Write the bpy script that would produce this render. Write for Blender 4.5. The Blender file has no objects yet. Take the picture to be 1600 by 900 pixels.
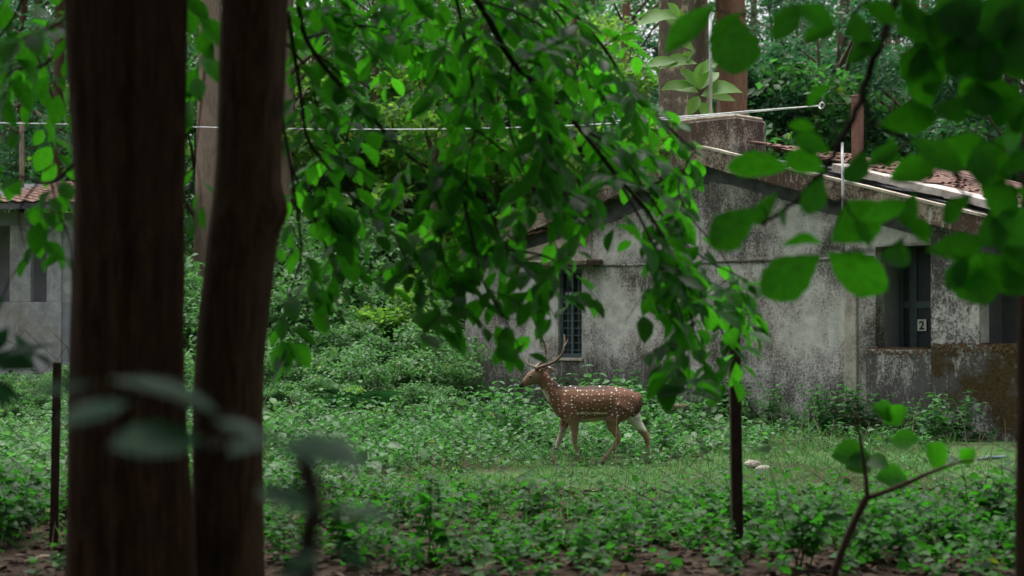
import bpy, bmesh, math, random
import numpy as np
from mathutils import Vector, Matrix
rng = np.random.default_rng(7)
random.seed(7)
SC = bpy.context.scene
COL = SC.collection

# ------------------------------------------------------------------ camera
CAMH, FPX, HOR = 1.55, 2600.0, 510.0
PITCH = math.atan((HOR - 450.0) / FPX)
cam = bpy.data.cameras.new('camera'); camo = bpy.data.objects.new('camera', cam); COL.objects.link(camo)
camo.location = (0, 0, CAMH); camo.rotation_euler = (math.pi / 2 + PITCH, 0, 0)
cam.sensor_width = 36; cam.lens = FPX / 1600 * 36; cam.clip_start = 0.1; cam.clip_end = 2000
cam.dof.use_dof = True; cam.dof.focus_distance = 20.0; cam.dof.aperture_fstop = 1.9
SC.camera = camo
# ------------------------------------------------------------------ sky, sun, exposure (overcast)
SUN_EL, SUN_AZ = math.radians(76), math.radians(-30)
world = bpy.data.worlds.new('World'); SC.world = world; world.use_nodes = True
wn = world.node_tree; wn.nodes.clear()
sky = wn.nodes.new('ShaderNodeTexSky'); sky.sky_type = 'NISHITA'; sky.sun_disc = False
sky.sun_elevation = SUN_EL; sky.sun_rotation = SUN_AZ; sky.dust_density = 6; sky.air_density = 1.0; sky.ozone_density = 1.0
hs = wn.nodes.new('ShaderNodeHueSaturation'); hs.inputs['Saturation'].default_value = 0.22
bgn = wn.nodes.new('ShaderNodeBackground'); bgn.inputs['Strength'].default_value = 0.15
wo = wn.nodes.new('ShaderNodeOutputWorld')
wn.links.new(sky.outputs[0], hs.inputs['Color']); wn.links.new(hs.outputs[0], bgn.inputs['Color']); wn.links.new(bgn.outputs[0], wo.inputs[0])
sl = bpy.data.lights.new('sun', 'SUN'); sl.energy = 1.3; sl.angle = math.radians(35); sl.color = (1, 0.97, 0.92)
so = bpy.data.objects.new('sun', sl); COL.objects.link(so)
sd = Vector((math.sin(SUN_AZ) * math.cos(SUN_EL), math.cos(SUN_AZ) * math.cos(SUN_EL), math.sin(SUN_EL)))
so.rotation_euler = sd.to_track_quat('Z', 'Y').to_euler(); so.location = (0, 20, 40)
SC.view_settings.view_transform = 'Standard'; SC.view_settings.look = 'None'
SC.view_settings.exposure = 1.15; SC.view_settings.gamma = 1
SC.cycles.max_bounces = 6; SC.cycles.diffuse_bounces = 4; SC.cycles.transmission_bounces = 4
SC.cycles.glossy_bounces = 2; SC.cycles.transparent_max_bounces = 4; SC.cycles.use_denoising = True
SC.cycles.caustics_reflective = False; SC.cycles.caustics_refractive = False

# ------------------------------------------------------------------ helpers: pixels and rays
CP, SP = math.cos(PITCH), math.sin(PITCH)
def ray(px, py):
    u = (px - 800) / FPX; v = (450 - py) / FPX
    return Vector((u, CP - v * SP, SP + v * CP))
def P(px, py, d):                      # point seen at a pixel, at distance d along the ground axis
    r = ray(px, py); return Vector((0, 0, CAMH)) + r * (d / r.y)
def pix(p):                            # where a point lands in the photograph
    x, y, z = p[0], p[1], p[2] - CAMH
    w = y * CP + z * SP; v = -y * SP + z * CP
    return 800 + FPX * x / w, 450 - FPX * v / w
def pixn(a):
    x, y, z = a[:, 0], a[:, 1], a[:, 2] - CAMH
    w = y * CP + z * SP; v = -y * SP + z * CP
    return 800 + FPX * x / w, 450 - FPX * v / w
def inpoly(x, y, poly):
    x = np.asarray(x, float); y = np.asarray(y, float); r = np.zeros(x.shape, bool)
    n = len(poly)
    for i in range(n):
        (x0, y0), (x1, y1) = poly[i], poly[(i + 1) % n]
        c = ((y0 > y) != (y1 > y)) & (x < (x1 - x0) * (y - y0) / (y1 - y0 + 1e-9) + x0)
        r ^= c
    return r
def vnoise(x, y, seed=0):              # smooth value noise for shapes
    def h(i, j):
        n = np.sin(i * 127.1 + j * 311.7 + seed * 74.7) * 43758.5453
        return n - np.floor(n)
    xi, yi = np.floor(x), np.floor(y); fx, fy = x - xi, y - yi
    fx = fx * fx * (3 - 2 * fx); fy = fy * fy * (3 - 2 * fy)
    return (h(xi, yi) * (1 - fx) + h(xi + 1, yi) * fx) * (1 - fy) + (h(xi, yi + 1) * (1 - fx) + h(xi + 1, yi + 1) * fx) * fy

# ------------------------------------------------------------------ helpers: objects
def tag(o, label=None, cat=None, group=None, kind=None):
    if label: o['label'] = label
    if cat: o['category'] = cat
    if group: o['group'] = group
    if kind: o['kind'] = kind
    return o
def empty(name, loc=(0, 0, 0), rz=0, **kw):
    o = bpy.data.objects.new(name, None); COL.objects.link(o); o.location = loc; o.rotation_euler.z = rz
    o.empty_display_size = 0.2
    return tag(o, **kw)
def link(name, me, parent=None, **kw):
    o = bpy.data.objects.new(name, me); COL.objects.link(o)
    if parent is not None: o.parent = parent
    return tag(o, **kw)
def npmesh(name, V, F, mat=None, UV=None, smooth=False, cols=None):
    """V (n,3), F (m,k) with one face size; UV per vertex"""
    V = np.asarray(V, np.float32); F = np.asarray(F, np.int32)
    me = bpy.data.meshes.new(name); k = F.shape[1]
    me.vertices.add(len(V)); me.vertices.foreach_set('co', V.ravel())
    me.loops.add(F.size); me.loops.foreach_set('vertex_index', F.ravel())
    me.polygons.add(len(F)); me.polygons.foreach_set('loop_start', np.arange(0, F.size, k, dtype=np.int32))
    if UV is not None:
        l = me.uv_layers.new(name='UVMap'); l.data.foreach_set('uv', np.asarray(UV, np.float32)[F.ravel()].ravel())
    if smooth: me.polygons.foreach_set('use_smooth', np.ones(len(F), bool))
    me.update(calc_edges=True); me.validate()
    if cols is not None:
        a = me.attributes.new('tint', 'FLOAT_COLOR', 'POINT'); a.data.foreach_set('color', np.asarray(cols, np.float32).ravel())
    if mat: me.materials.append(mat)
    return me
class MB:
    """collects boxes, prisms and tubes into one mesh"""
    def __init__(s): s.v = []; s.f = []
    def add(s, V, F):
        b = len(s.v); s.v += [tuple(p) for p in V]; s.f += [tuple(b + i for i in q) for q in F]; return s
    def hexa(s, c): return s.add(c, [(0, 3, 2, 1), (4, 5, 6, 7), (0, 1, 5, 4), (1, 2, 6, 5), (2, 3, 7, 6), (3, 0, 4, 7)])
    def box(s, x0, x1, y0, y1, z0, z1):
        return s.hexa([(x0, y0, z0), (x1, y0, z0), (x1, y1, z0), (x0, y1, z0), (x0, y0, z1), (x1, y0, z1), (x1, y1, z1), (x0, y1, z1)])
    def slab(s, p, q, y0, y1, th):      # sloping bar between (x,z) points, hanging th below them
        return s.hexa([(p[0], y0, p[1] - th), (q[0], y0, q[1] - th), (q[0], y1, q[1] - th), (p[0], y1, p[1] - th),
                       (p[0], y0, p[1]), (q[0], y0, q[1]), (q[0], y1, q[1]), (p[0], y1, p[1])])
    def tube(s, pts, rad, n=7, cap=True):
        pts = [Vector(p) for p in pts]; m = len(pts); rings = []
        nrm = None
        for i, p in enumerate(pts):
            t = (pts[min(i + 1, m - 1)] - pts[max(i - 1, 0)]).normalized()
            if nrm is None: nrm = t.orthogonal().normalized()
            nrm = (nrm - t * nrm.dot(t)).normalized(); bn = t.cross(nrm)
            r = rad[i] if hasattr(rad, '__len__') else rad
            rings.append([p + (nrm * math.cos(a) + bn * math.sin(a)) * r for a in [2 * math.pi * j / n for j in range(n)]])
        V = [q for R_ in rings for q in R_]
        F = [(i * n + j, i * n + (j + 1) % n, (i + 1) * n + (j + 1) % n, (i + 1) * n + j) for i in range(m - 1) for j in range(n)]
        if cap: F += [tuple(range(n - 1, -1, -1)), tuple((m - 1) * n + j for j in range(n))]
        return s.add(V, F)
    def mesh(s, name, mat, smooth=False, bevel=0, off=None):
        me = bpy.data.meshes.new(name)
        V = s.v if off is None else [(a - off[0], b - off[1], c - off[2]) for a, b, c in s.v]
        me.from_pydata(V, [], s.f); me.validate()
        if bevel:
            bm = bmesh.new(); bm.from_mesh(me)
            bmesh.ops.bevel(bm, geom=bm.edges[:], offset=bevel, segments=1, affect='EDGES'); bm.to_mesh(me); bm.free()
        if smooth: me.polygons.foreach_set('use_smooth', np.ones(len(me.polygons), bool))
        me.materials.append(mat); return me
    def build(s, name, mat, parent=None, smooth=False, bevel=0, off=None, **kw):
        return link(name, s.mesh(name, mat, smooth, bevel, off), parent, **kw)
def smoothpath(pts, per=6):            # Catmull-Rom through points
    pts = [Vector(p) for p in pts]; out = []
    for i in range(len(pts) - 1):
        p0, p1, p2, p3 = pts[max(i - 1, 0)], pts[i], pts[i + 1], pts[min(i + 2, len(pts) - 1)]
        for k in range(per):
            t = k / per
            out.append(0.5 * ((2 * p1) + (p2 - p0) * t + (2 * p0 - 5 * p1 + 4 * p2 - p3) * t * t + (3 * p1 - p0 - 3 * p2 + p3) * t ** 3))
    return out + [pts[-1]]

# ------------------------------------------------------------------ materials
class NT:
    def __init__(s, name):
        s.m = bpy.data.materials.new(name); s.m.use_nodes = True; s.t = s.m.node_tree; s.t.nodes.clear()
        s.out = s.n('OutputMaterial')
    def n(s, typ, **kw):
        o = s.t.nodes.new('ShaderNode' + typ)
        for k, v in kw.items():
            if k in o.inputs and not hasattr(o, k): o.inputs[k].default_value = v
            elif hasattr(o, k): setattr(o, k, v)
        return o
    def l(s, a, b): s.t.links.new(a, b)
    def coord(s, kind='Object', scale=(1, 1, 1)):
        t = s.n('TexCoord'); m = s.n('Mapping'); m.inputs['Scale'].default_value = scale; s.l(t.outputs[kind], m.inputs['Vector']); return m.outputs[0]
    def noise(s, vec, scale, detail=4, rough=0.6, dist=0):
        o = s.n('TexNoise'); o.inputs['Scale'].default_value = scale; o.inputs['Detail'].default_value = detail
        o.inputs['Roughness'].default_value = rough; o.inputs['Distortion'].default_value = dist
        if vec is not None: s.l(vec, o.inputs['Vector'])
        return o.outputs['Fac']
    def ramp(s, fac, stops):
        o = s.n('ValToRGB'); e = o.color_ramp.elements
        while len(e) < len(stops): e.new(0.5)
        for el, (p, c) in zip(e, stops):
            el.position = p; el.color = (c, c, c, 1) if not hasattr(c, '__len__') else (*c, 1)
        s.l(fac, o.inputs[0]); return o.outputs[0]
    def mix(s, fac, a, b, mode='MIX'):
        o = s.n('MixRGB', blend_type=mode)
        for i, v in enumerate((fac, a, b)):
            if hasattr(v, 'is_output'): s.l(v, o.inputs[i])
            elif hasattr(v, '__len__'): o.inputs[i].default_value = (*v, 1)
            else: o.inputs[i].default_value = v if i == 0 else (v, v, v, 1)
        return o.outputs[0]
    def math(s, op, a, b=0.0):
        o = s.n('Math', operation=op)
        for sock, v in ((o.inputs[0], a), (o.inputs[1], b)):
            if hasattr(v, 'is_output'): s.l(v, sock)
            else: sock.default_value = v
        return o.outputs[0]
    def principled(s, col, rough=0.8, bump=None, bstr=0.3, bdist=0.02, spec=0.3, metal=0.0):
        o = s.n('BsdfPrincipled')
        for key, v in (('Base Color', col), ('Roughness', rough)):
            if hasattr(v, 'is_output'): s.l(v, o.inputs[key])
            elif hasattr(v, '__len__'): o.inputs[key].default_value = (*v, 1)
            else: o.inputs[key].default_value = v
        o.inputs['Specular IOR Level'].default_value = spec; o.inputs['Metallic'].default_value = metal
        if bump is not None:
            b = s.n('Bump'); b.inputs['Strength'].default_value = bstr; b.inputs['Distance'].default_value = bdist
            s.l(bump, b.inputs['Height']); s.l(b.outputs[0], o.inputs['Normal'])
        return o.outputs[0]
    def done(s, sh): s.l(sh, s.out.inputs[0]); return s.m

def leaf_mat(name, dark, lite, trans, tr=0.45, rough=0.38, veins=0, source='island', spec=0.5, yellow=0.0, patch=0.0):
    t = NT(name)
    if source == 'island': rnd = t.n('NewGeometry').outputs['Random Per Island']
    else: rnd = t.n('ObjectInfo').outputs['Random']
    c = t.mix(rnd, dark, lite)
    tc = t.mix(rnd, tuple(0.6 * x for x in trans), tuple(1.25 * x for x in trans))
    if yellow:
        y = t.ramp(rnd, [(0.0, 0.0), (1 - yellow, 0.0), (min(1, 1.01 - yellow), 1.0)]); c = t.mix(y, c, (0.16, 0.17, 0.03)); tc = t.mix(y, tc, (0.42, 0.40, 0.03))
    if patch:                          # plants of different kinds grow in patches
        pn = t.ramp(t.noise(t.coord('Object'), patch, 4, 0.6), [(0.40, 0), (0.60, 1)])
        c = t.mix(t.math('MULTIPLY', pn, 0.7), c, t.mix(rnd, tuple(0.5 * x for x in dark), (lite[0] * .75, lite[1] * .62, lite[2] * .75))); tc = t.mix(t.math('MULTIPLY', pn, 0.5), tc, tuple(0.45 * x for x in trans))
    bump = None
    if veins:
        uv = t.n('UVMap').outputs[0]; sep = t.n('SeparateXYZ'); t.l(uv, sep.inputs[0])
        a = t.math('ABSOLUTE', t.math('SUBTRACT', sep.outputs[1], 0.5))
        mid = t.ramp(a, [(0.0, 1.0), (0.035, 0.0)])
        q = t.math('FRACT', t.math('MULTIPLY', t.math('SUBTRACT', sep.outputs[0], t.math('MULTIPLY', a, 0.55)), veins))
        side = t.ramp(q, [(0.0, 1.0), (0.1, 0.0)])
        v = t.math('MAXIMUM', mid, t.math('MULTIPLY', side, 0.6))
        blot = t.ramp(t.noise(t.coord('UV', (3, 3, 3)), 2.2, 5), [(0.35, 0.72), (0.7, 1.08)])
        c = t.mix(1.0, c, blot, 'MULTIPLY'); tc = t.mix(1.0, tc, blot, 'MULTIPLY')
        c = t.mix(t.math('MULTIPLY', v, 0.45), c, tuple(min(1, x * 2.2 + 0.02) for x in lite)); tc = t.mix(t.math('MULTIPLY', v, 0.55), tc, tuple(0.35 * x for x in trans))
        bump = v
    p = t.principled(c, rough, bump, 0.35, 0.004, spec)
    tl = t.n('BsdfTranslucent'); t.l(tc, tl.inputs[0])
    m = t.n('MixShader'); m.inputs[0].default_value = tr; t.l(p, m.inputs[1]); t.l(tl.outputs[0], m.inputs[2])
    return t.done(m.outputs[0])
def plain(name, col, rough=0.7, var=0.35, scale=14, metal=0, spec=0.3, bstr=0.3, stretch=(1, 1, 1)):
    t = NT(name); v = t.coord('Object', stretch)
    f = t.noise(v, scale, 5, 0.65)
    c = t.mix(t.ramp(f, [(0.3, 0.0), (0.7, 1.0)]), tuple(x * (1 - var) for x in col), tuple(min(1, x * (1 + var)) for x in col))
    return t.done(t.principled(c, rough, f, bstr, 0.01, spec, metal))
def bark(name, a, b, c, scale=1.0, stretch=0.16, patch=None, bdist=0.03):
    t = NT(name); v = t.coord('Object', (1, 1, stretch)); v2 = t.coord('Object', (1, 1, 0.5))
    f = t.noise(v, 26 * scale, 6, 0.7, 0.4); g = t.noise(v2, 3.2 * scale, 5, 0.6)
    col = t.mix(t.ramp(f, [(0.35, 0), (0.65, 1)]), a, b)
    col = t.mix(t.ramp(g, [(0.48, 0), (0.68, 1)]), col, c)
    if patch:
        h = t.noise(t.coord('Object', (1, 1, 0.6)), 5 * scale, 6, 0.72)
        col = t.mix(t.ramp(h, [(0.56, 0), (0.6, 1)]), col, patch)
    return t.done(t.principled(col, 0.9, f, 0.9, bdist, 0.15))
def plaster(name, base=(0.40, 0.39, 0.36), dark=(0.035, 0.034, 0.032), lo=0.42, hi=0.62, foot=1.0, moss=None, seed=0.0):
    """lime plaster with black algae stains running down and speckles; stains have shapes of their own"""
    t = NT(name); tc = t.n('TexCoord'); mp = t.n('Mapping'); mp.inputs['Location'].default_value = (seed, seed * 0.7, seed * 1.3); t.l(tc.outputs['Object'], mp.inputs[0])
    o = mp.outputs[0]; m2 = t.n('Mapping'); m2.inputs['Scale'].default_value = (1, 1, 0.28); t.l(o, m2.inputs[0]); st = m2.outputs[0]
    big = t.noise(o, 0.75, 6, 0.62); run = t.noise(st, 3.4, 8, 0.72, 0.3); sp = t.noise(o, 26, 5, 0.75); md = t.noise(o, 5, 7, 0.7)
    sep = t.n('SeparateXYZ'); t.l(tc.outputs['Object'], sep.inputs[0])
    col = t.mix(t.ramp(md, [(0.35, 0), (0.68, 1)]), tuple(x * 0.70 for x in base), tuple(min(1, x * 1.25) for x in base))
    col = t.mix(t.ramp(big, [(0.42, 0.0), (0.62, 0.55)]), col, (0.24, 0.19, 0.145))
    # stain amount: big patches + runs + fine speckle
    s = t.math('ADD', t.math('MULTIPLY', big, 0.72), t.math('MULTIPLY', run, 0.28))
    s = t.math('ADD', s, t.math('MULTIPLY', t.math('SUBTRACT', sp, 0.5), 0.55))
    if foot:                      # rising damp: growth creeps up from the soil line with a ragged edge
        ht = t.math('SUBTRACT', 1.25, t.math('ADD', sep.outputs[2], t.math('MULTIPLY', t.math('SUBTRACT', big, 0.5), 2.4)))
        s = t.math('ADD', s, t.math('MULTIPLY', t.math('MAXIMUM', t.math('MINIMUM', ht, 0.8), 0.0), 0.13 * foot))
    fac = t.ramp(s, [(lo, 0.0), (0.5 * (lo + hi), 0.55), (hi, 1.0)])
    col = t.mix(t.math('MULTIPLY', fac, 0.88), col, dark)
    wh = t.ramp(t.noise(st, 7, 6, 0.8, 0.5), [(0.56, 0), (0.62, 1)])
    col = t.mix(t.math('MULTIPLY', wh, 0.45), col, (0.55, 0.54, 0.50))
    if moss:
        nz = t.n('NewGeometry'); s2 = t.n('SeparateXYZ'); t.l(nz.outputs['Normal'], s2.inputs[0])
        mf = t.noise(o, 2.2, 6, 0.7)
        k = t.math('ADD', t.math('MULTIPLY', t.math('MAXIMUM', s2.outputs[2], 0.0), 0.5), t.math('ADD', t.math('MULTIPLY', sep.outputs[2], moss[0]), t.math('ADD', mf, t.math('MULTIPLY', sep.outputs[0], moss[1]))))
        mk = t.ramp(t.math('MULTIPLY', k, 0.5), [(moss[2] * .5, 0), (moss[2] * .5 + 0.05, 1)])
        col = t.mix(mk, col, t.mix(t.ramp(sp, [(0.35, 0), (0.65, 1)]), (0.022, 0.022, 0.009), (0.085, 0.055, 0.024)))
    return t.done(t.principled(col, 0.92, t.math('ADD', md, t.math('MULTIPLY', sp, 0.6)), 0.45, 0.02, 0.15))

M = {}
M['leaf_hang'] = leaf_mat('hanging leaf', (0.014, 0.060, 0.012), (0.030, 0.125, 0.018), (0.085, 0.50, 0.014), 0.56, 0.40, 9, 'object', 0.28)
M['leaf_hang_i'] = leaf_mat('hanging leaf mass', (0.014, 0.060, 0.012), (0.030, 0.125, 0.018), (0.085, 0.50, 0.014), 0.56, 0.40, 9, 'island', 0.28)
M['leaf_teak'] = leaf_mat('broad leaf', (0.022, 0.085, 0.012), (0.035, 0.13, 0.016), (0.085, 0.52, 0.012), 0.58, 0.5, 11, 'object', 0.3)
M['leaf_teak_i'] = leaf_mat('broad leaf mass', (0.022, 0.085, 0.012), (0.035, 0.13, 0.016), (0.085, 0.52, 0.012), 0.58, 0.5, 11, 'island', 0.3)
M['leaf_dark'] = leaf_mat('shade leaf', (0.018, 0.075, 0.036), (0.03, 0.10, 0.05), (0.025, 0.17, 0.035), 0.35, 0.4, 9, 'object', 0.4)
M['leaf_bg'] = leaf_mat('forest leaf', (0.022, 0.075, 0.024), (0.060, 0.150, 0.045), (0.07, 0.28, 0.04), 0.42, 0.5, 0, 'island', 0.35, 0.015)
M['leaf_bg_lite'] = leaf_mat('young forest leaf', (0.060, 0.150, 0.028), (0.130, 0.260, 0.055), (0.22, 0.50, 0.05), 0.50, 0.5, 0, 'island', 0.35, 0.02)
M['leaf_bg_blue'] = leaf_mat('feathery forest leaf', (0.018, 0.065, 0.032), (0.045, 0.125, 0.058), (0.05, 0.20, 0.06), 0.4, 0.5, 0, 'island', 0.3)
M['leaf_shrub'] = leaf_mat('shrub leaf', (0.055, 0.135, 0.050), (0.135, 0.265, 0.105), (0.13, 0.36, 0.08), 0.40, 0.5, 0, 'island', 0.3, 0.012, 0.9)
M['leaf_weed'] = leaf_mat('weed leaf', (0.038, 0.120, 0.040), (0.100, 0.235, 0.080), (0.09, 0.33, 0.05), 0.36, 0.55, 0, 'island', 0.25, 0.01, 0.8)
M['leaf_fence'] = leaf_mat('fence weed leaf', (0.014, 0.062, 0.010), (0.045, 0.160, 0.024), (0.06, 0.33, 0.02), 0.4, 0.55, 0, 'island', 0.25, 0.01, 1.0)
M['grass'] = leaf_mat('grass', (0.040, 0.130, 0.036), (0.095, 0.235, 0.065), (0.09, 0.28, 0.04), 0.35, 0.6, 0, 'island', 0.2, 0.03)
M['litter'] = leaf_mat('dead leaf', (0.022, 0.014, 0.009), (0.085, 0.055, 0.035), (0.05, 0.03, 0.02), 0.1, 0.8, 0, 'island', 0.2)
M['bark_dark'] = bark('dark fluted bark', (0.026, 0.012, 0.007), (0.095, 0.050, 0.029), (0.060, 0.033, 0.019))
M['bark_mid'] = bark('brown bark', (0.040, 0.021, 0.012), (0.130, 0.076, 0.045), (0.095, 0.060, 0.036))
M['bark_pale'] = bark('pale bark', (0.16, 0.115, 0.085), (0.30, 0.23, 0.18), (0.24, 0.18, 0.14))
M['bark_mottle'] = bark('mottled bark', (0.10, 0.085, 0.065), (0.21, 0.175, 0.13), (0.15, 0.12, 0.09), 0.8, 0.4, (0.42, 0.36, 0.24))
M['bark_red'] = bark('reddish bark', (0.13, 0.07, 0.045), (0.26, 0.15, 0.10), (0.2, 0.11, 0.075))
M['bark_far'] = bark('far bark', (0.07, 0.055, 0.04), (0.16, 0.12, 0.09), (0.11, 0.085, 0.06), 1.0, 0.2)
M['twig'] = plain('twig', (0.035, 0.022, 0.016), 0.85, 0.4, 40)
M['twig_lit'] = plain('grey twig', (0.085, 0.05, 0.035), 0.85, 0.4, 40)
M['stem'] = plain('green stem', (0.05, 0.10, 0.03), 0.7, 0.4, 30)
M['wall'] = plaster('stained plaster', (0.50, 0.485, 0.45), lo=0.47, hi=0.60)
M['wall_b'] = plaster('heavily stained plaster', (0.52, 0.51, 0.49), lo=0.44, hi=0.54, seed=3.1)
M['wall_moss'] = plaster('mossy parapet plaster', (0.50, 0.49, 0.47), lo=0.43, hi=0.53, seed=5.7, moss=(0.10, 0.13, 1.82))
M['pilaster'] = plaster('pale plaster strip', (0.40, 0.37, 0.31), lo=0.47, hi=0.68, seed=2.2, foot=0.3)
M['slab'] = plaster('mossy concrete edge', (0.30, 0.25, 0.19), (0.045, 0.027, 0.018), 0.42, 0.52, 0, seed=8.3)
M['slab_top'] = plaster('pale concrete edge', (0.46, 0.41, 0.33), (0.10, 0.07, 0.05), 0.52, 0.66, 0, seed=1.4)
M['white_edge'] = plaster('whitewashed edge', (0.48, 0.45, 0.41), (0.12, 0.10, 0.085), 0.55, 0.70, 0, seed=4.4)
M['chim'] = plaster('mossy chimney plaster', (0.34, 0.29, 0.23), (0.045, 0.028, 0.020), 0.39, 0.49, 0, seed=6.6)
M['band'] = plain('dark grey band', (0.085, 0.085, 0.088), 0.85, 0.45, 5)
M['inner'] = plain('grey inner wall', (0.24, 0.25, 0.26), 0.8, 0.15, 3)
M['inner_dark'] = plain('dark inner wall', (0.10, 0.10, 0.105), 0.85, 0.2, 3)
M['teal'] = plain('dark teal paint', (0.055, 0.080, 0.088), 0.5, 0.25, 9, 0, 0.4)
M['teal_dark'] = plain('black teal board', (0.018, 0.026, 0.028), 0.5, 0.25, 9, 0, 0.4)
M['tile'] = plain('clay roof tile', (0.14, 0.078, 0.060), 0.85, 0.45, 6)
M['plate'] = plain('number plate white', (0.62, 0.62, 0.58), 0.6, 0.08, 20)
M['ink'] = plain('number ink', (0.012, 0.012, 0.012), 0.6, 0.1, 20)
M['rust'] = plain('rusty steel', (0.050, 0.028, 0.022), 0.8, 0.45, 22, 0.3)
M['redpost'] = plain('red oxide steel', (0.17, 0.085, 0.065), 0.75, 0.25, 12)
M['galv'] = plain('galvanised pipe', (0.42, 0.43, 0.42), 0.5, 0.15, 12, 0.4)
M['wire'] = plain('white wire', (0.68, 0.70, 0.70), 0.4, 0.1, 12)
M['mesh'] = plain('rusty wire mesh', (0.050, 0.036, 0.032), 0.8, 0.4, 30, 0.2)
M['lwall'] = plaster('pale house plaster', (0.36, 0.355, 0.37), (0.10, 0.10, 0.10), 0.58, 0.80, 0.3, seed=9.1)
M['lwall_grey'] = plain('grey house plaster', (0.24, 0.245, 0.26), 0.85, 0.2, 3)
M['stone'] = plain('pale stone', (0.24, 0.22, 0.18), 0.9, 0.35, 9, bstr=0.8)
M['redstone'] = plain('red laterite', (0.19, 0.075, 0.055), 0.9, 0.4, 12, bstr=0.8)
M['bluepipe'] = plain('blue pipe', (0.12, 0.17, 0.20), 0.5, 0.15, 8)
M['deadwood'] = plain('bleached wood', (0.27, 0.22, 0.16), 0.9, 0.35, 18, stretch=(1, 1, 1))
def ground_mat():
    t = NT('forest floor'); o = t.coord('Object')
    a = t.noise(o, 0.45, 6, 0.62); b = t.noise(o, 6, 6, 0.75); c = t.noise(o, 40, 4, 0.7)
    soil = t.mix(t.ramp(b, [(0.35, 0), (0.7, 1)]), (0.022, 0.014, 0.010), (0.065, 0.043, 0.031))
    soil = t.mix(t.ramp(c, [(0.58, 0), (0.66, 0.6)]), soil, (0.11, 0.078, 0.056))
    grn = t.mix(b, (0.035, 0.075, 0.025), (0.085, 0.15, 0.05))
    sep = t.n('SeparateXYZ'); t.l(o, sep.inputs[0])
    near = t.ramp(t.math('MULTIPLY', sep.outputs[1], 0.05), [(0.62, 0.0), (0.72, 1.0)])   # the mown clearing begins past the fence
    col = t.mix(t.math('MULTIPLY', t.ramp(t.math('ADD', a, t.math('MULTIPLY', t.math('SUBTRACT', c, 0.5), 0.4)), [(0.36, 0), (0.5, 1)]), near), soil, grn)
    return t.done(t.principled(col, 0.95, t.math('ADD', b, c), 0.7, 0.04, 0.1))
M['ground'] = ground_mat()

# ------------------------------------------------------------------ leaf geometry
def leaf_template(nseg=4, fold=0.10, curl=0.14, peak=0.5, base=0.9, tip=1.0, wob=0.0, seed=0, serr=0):
    """unit leaf: along x 0..1, half width ~1 (scaled later), fold up in z. -> V, F(tris), UV"""
    r = np.random.default_rng(seed); V, UV = [], []
    for i in range(nseg + 1):
        t = i / nseg
        w = (math.sin(math.pi * t ** (math.log(0.5) / math.log(peak))) ** base) if 0 < t < 1 else 0.0
        z = -curl * (t ** 2)
        x = t
        V.append((x, 0, z)); UV.append((t, 0.5))
        for s in (-1, 1):
            ww = w * (1 + wob * r.uniform(-1, 1)) * (1 - serr * (i % 2))
            V.append((x + (0.02 if 0 < t < 1 else 0), s * ww, z + fold * w * (1 + 2 * wob * r.uniform(-1, 1)))); UV.append((t, 0.5 + 0.5 * s * ww))
    F = []
    for i in range(nseg):
        a, b = 3 * i, 3 * (i + 1)
        for s in (1, 2):
            q = (a, b, b + s, a + s) if s == 1 else (a, a + s, b + s, b)
            if i == 0: F.append((q[0], q[1], q[2]) if s == 1 else (a, b + s, b))
            elif i == nseg - 1: F.append((a, b, a + s) if s == 1 else (a, a + s, b))
            else: F.append((q[0], q[1], q[2])); F.append((q[0], q[2], q[3]))
    return np.array(V, float), np.array(F, int), np.array(UV, float)
T_QUAD = (np.array([(0, 0, 0), (0.45, -1, 0.05), (1, 0, -0.08), (0.45, 1, 0.05)], float), np.array([(0, 1, 2), (0, 2, 3)]), np.array([(0, .5), (.5, 0), (1, .5), (.5, 1)], float))
T_LEAF6 = leaf_template(3, 0.12, 0.12)
T_GRASS = (np.array([(0, -1, 0), (0, 1, 0), (0.6, 0.7, 0.0), (1, 0, -0.1)], float), np.array([(0, 1, 2), (0, 2, 3)]), np.array([(0, 0), (0, 1), (.6, .8), (1, .5)], float))
def unit(a): return a / (np.linalg.norm(a, axis=1, keepdims=True) + 1e-9)
def leafcloud(C, D, N, L, W, tmpl):
    """leaves at C pointing along D with upper side N, length L and half width W*L"""
    V, F, UV = tmpl; D = unit(D); S = unit(np.cross(N, D)); N = np.cross(D, S)
    L = np.asarray(L)[:, None, None]; W = np.broadcast_to(np.asarray(W), (len(C),))[:, None, None]
    X = C[:, None, :] + L * (V[None, :, 0:1] * D[:, None, :] + W * V[None, :, 1:2] * S[:, None, :] + V[None, :, 2:3] * N[:, None, :])
    n = len(V); FF = F[None] + (np.arange(len(C)) * n)[:, None, None]
    return X.reshape(-1, 3), FF.reshape(-1, 3), np.tile(UV, (len(C), 1))
def rand_dirs(n, down=0.3, flat=0.6):
    a = rng.uniform(0, 2 * np.pi, n); z = rng.normal(-down, flat, n)
    return unit(np.stack([np.cos(a), np.sin(a), z], 1))
def rand_norms(n, up=1.0, sp=0.6): return unit(rng.normal(0, sp, (n, 3)) + np.array([0, 0, up]))
def cat(parts):
    V, F, U = [], [], []; b = 0
    for v, f, u in parts: V.append(v); F.append(f + b); U.append(u); b += len(v)
    return np.concatenate(V), np.concatenate(F), np.concatenate(U)

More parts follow.
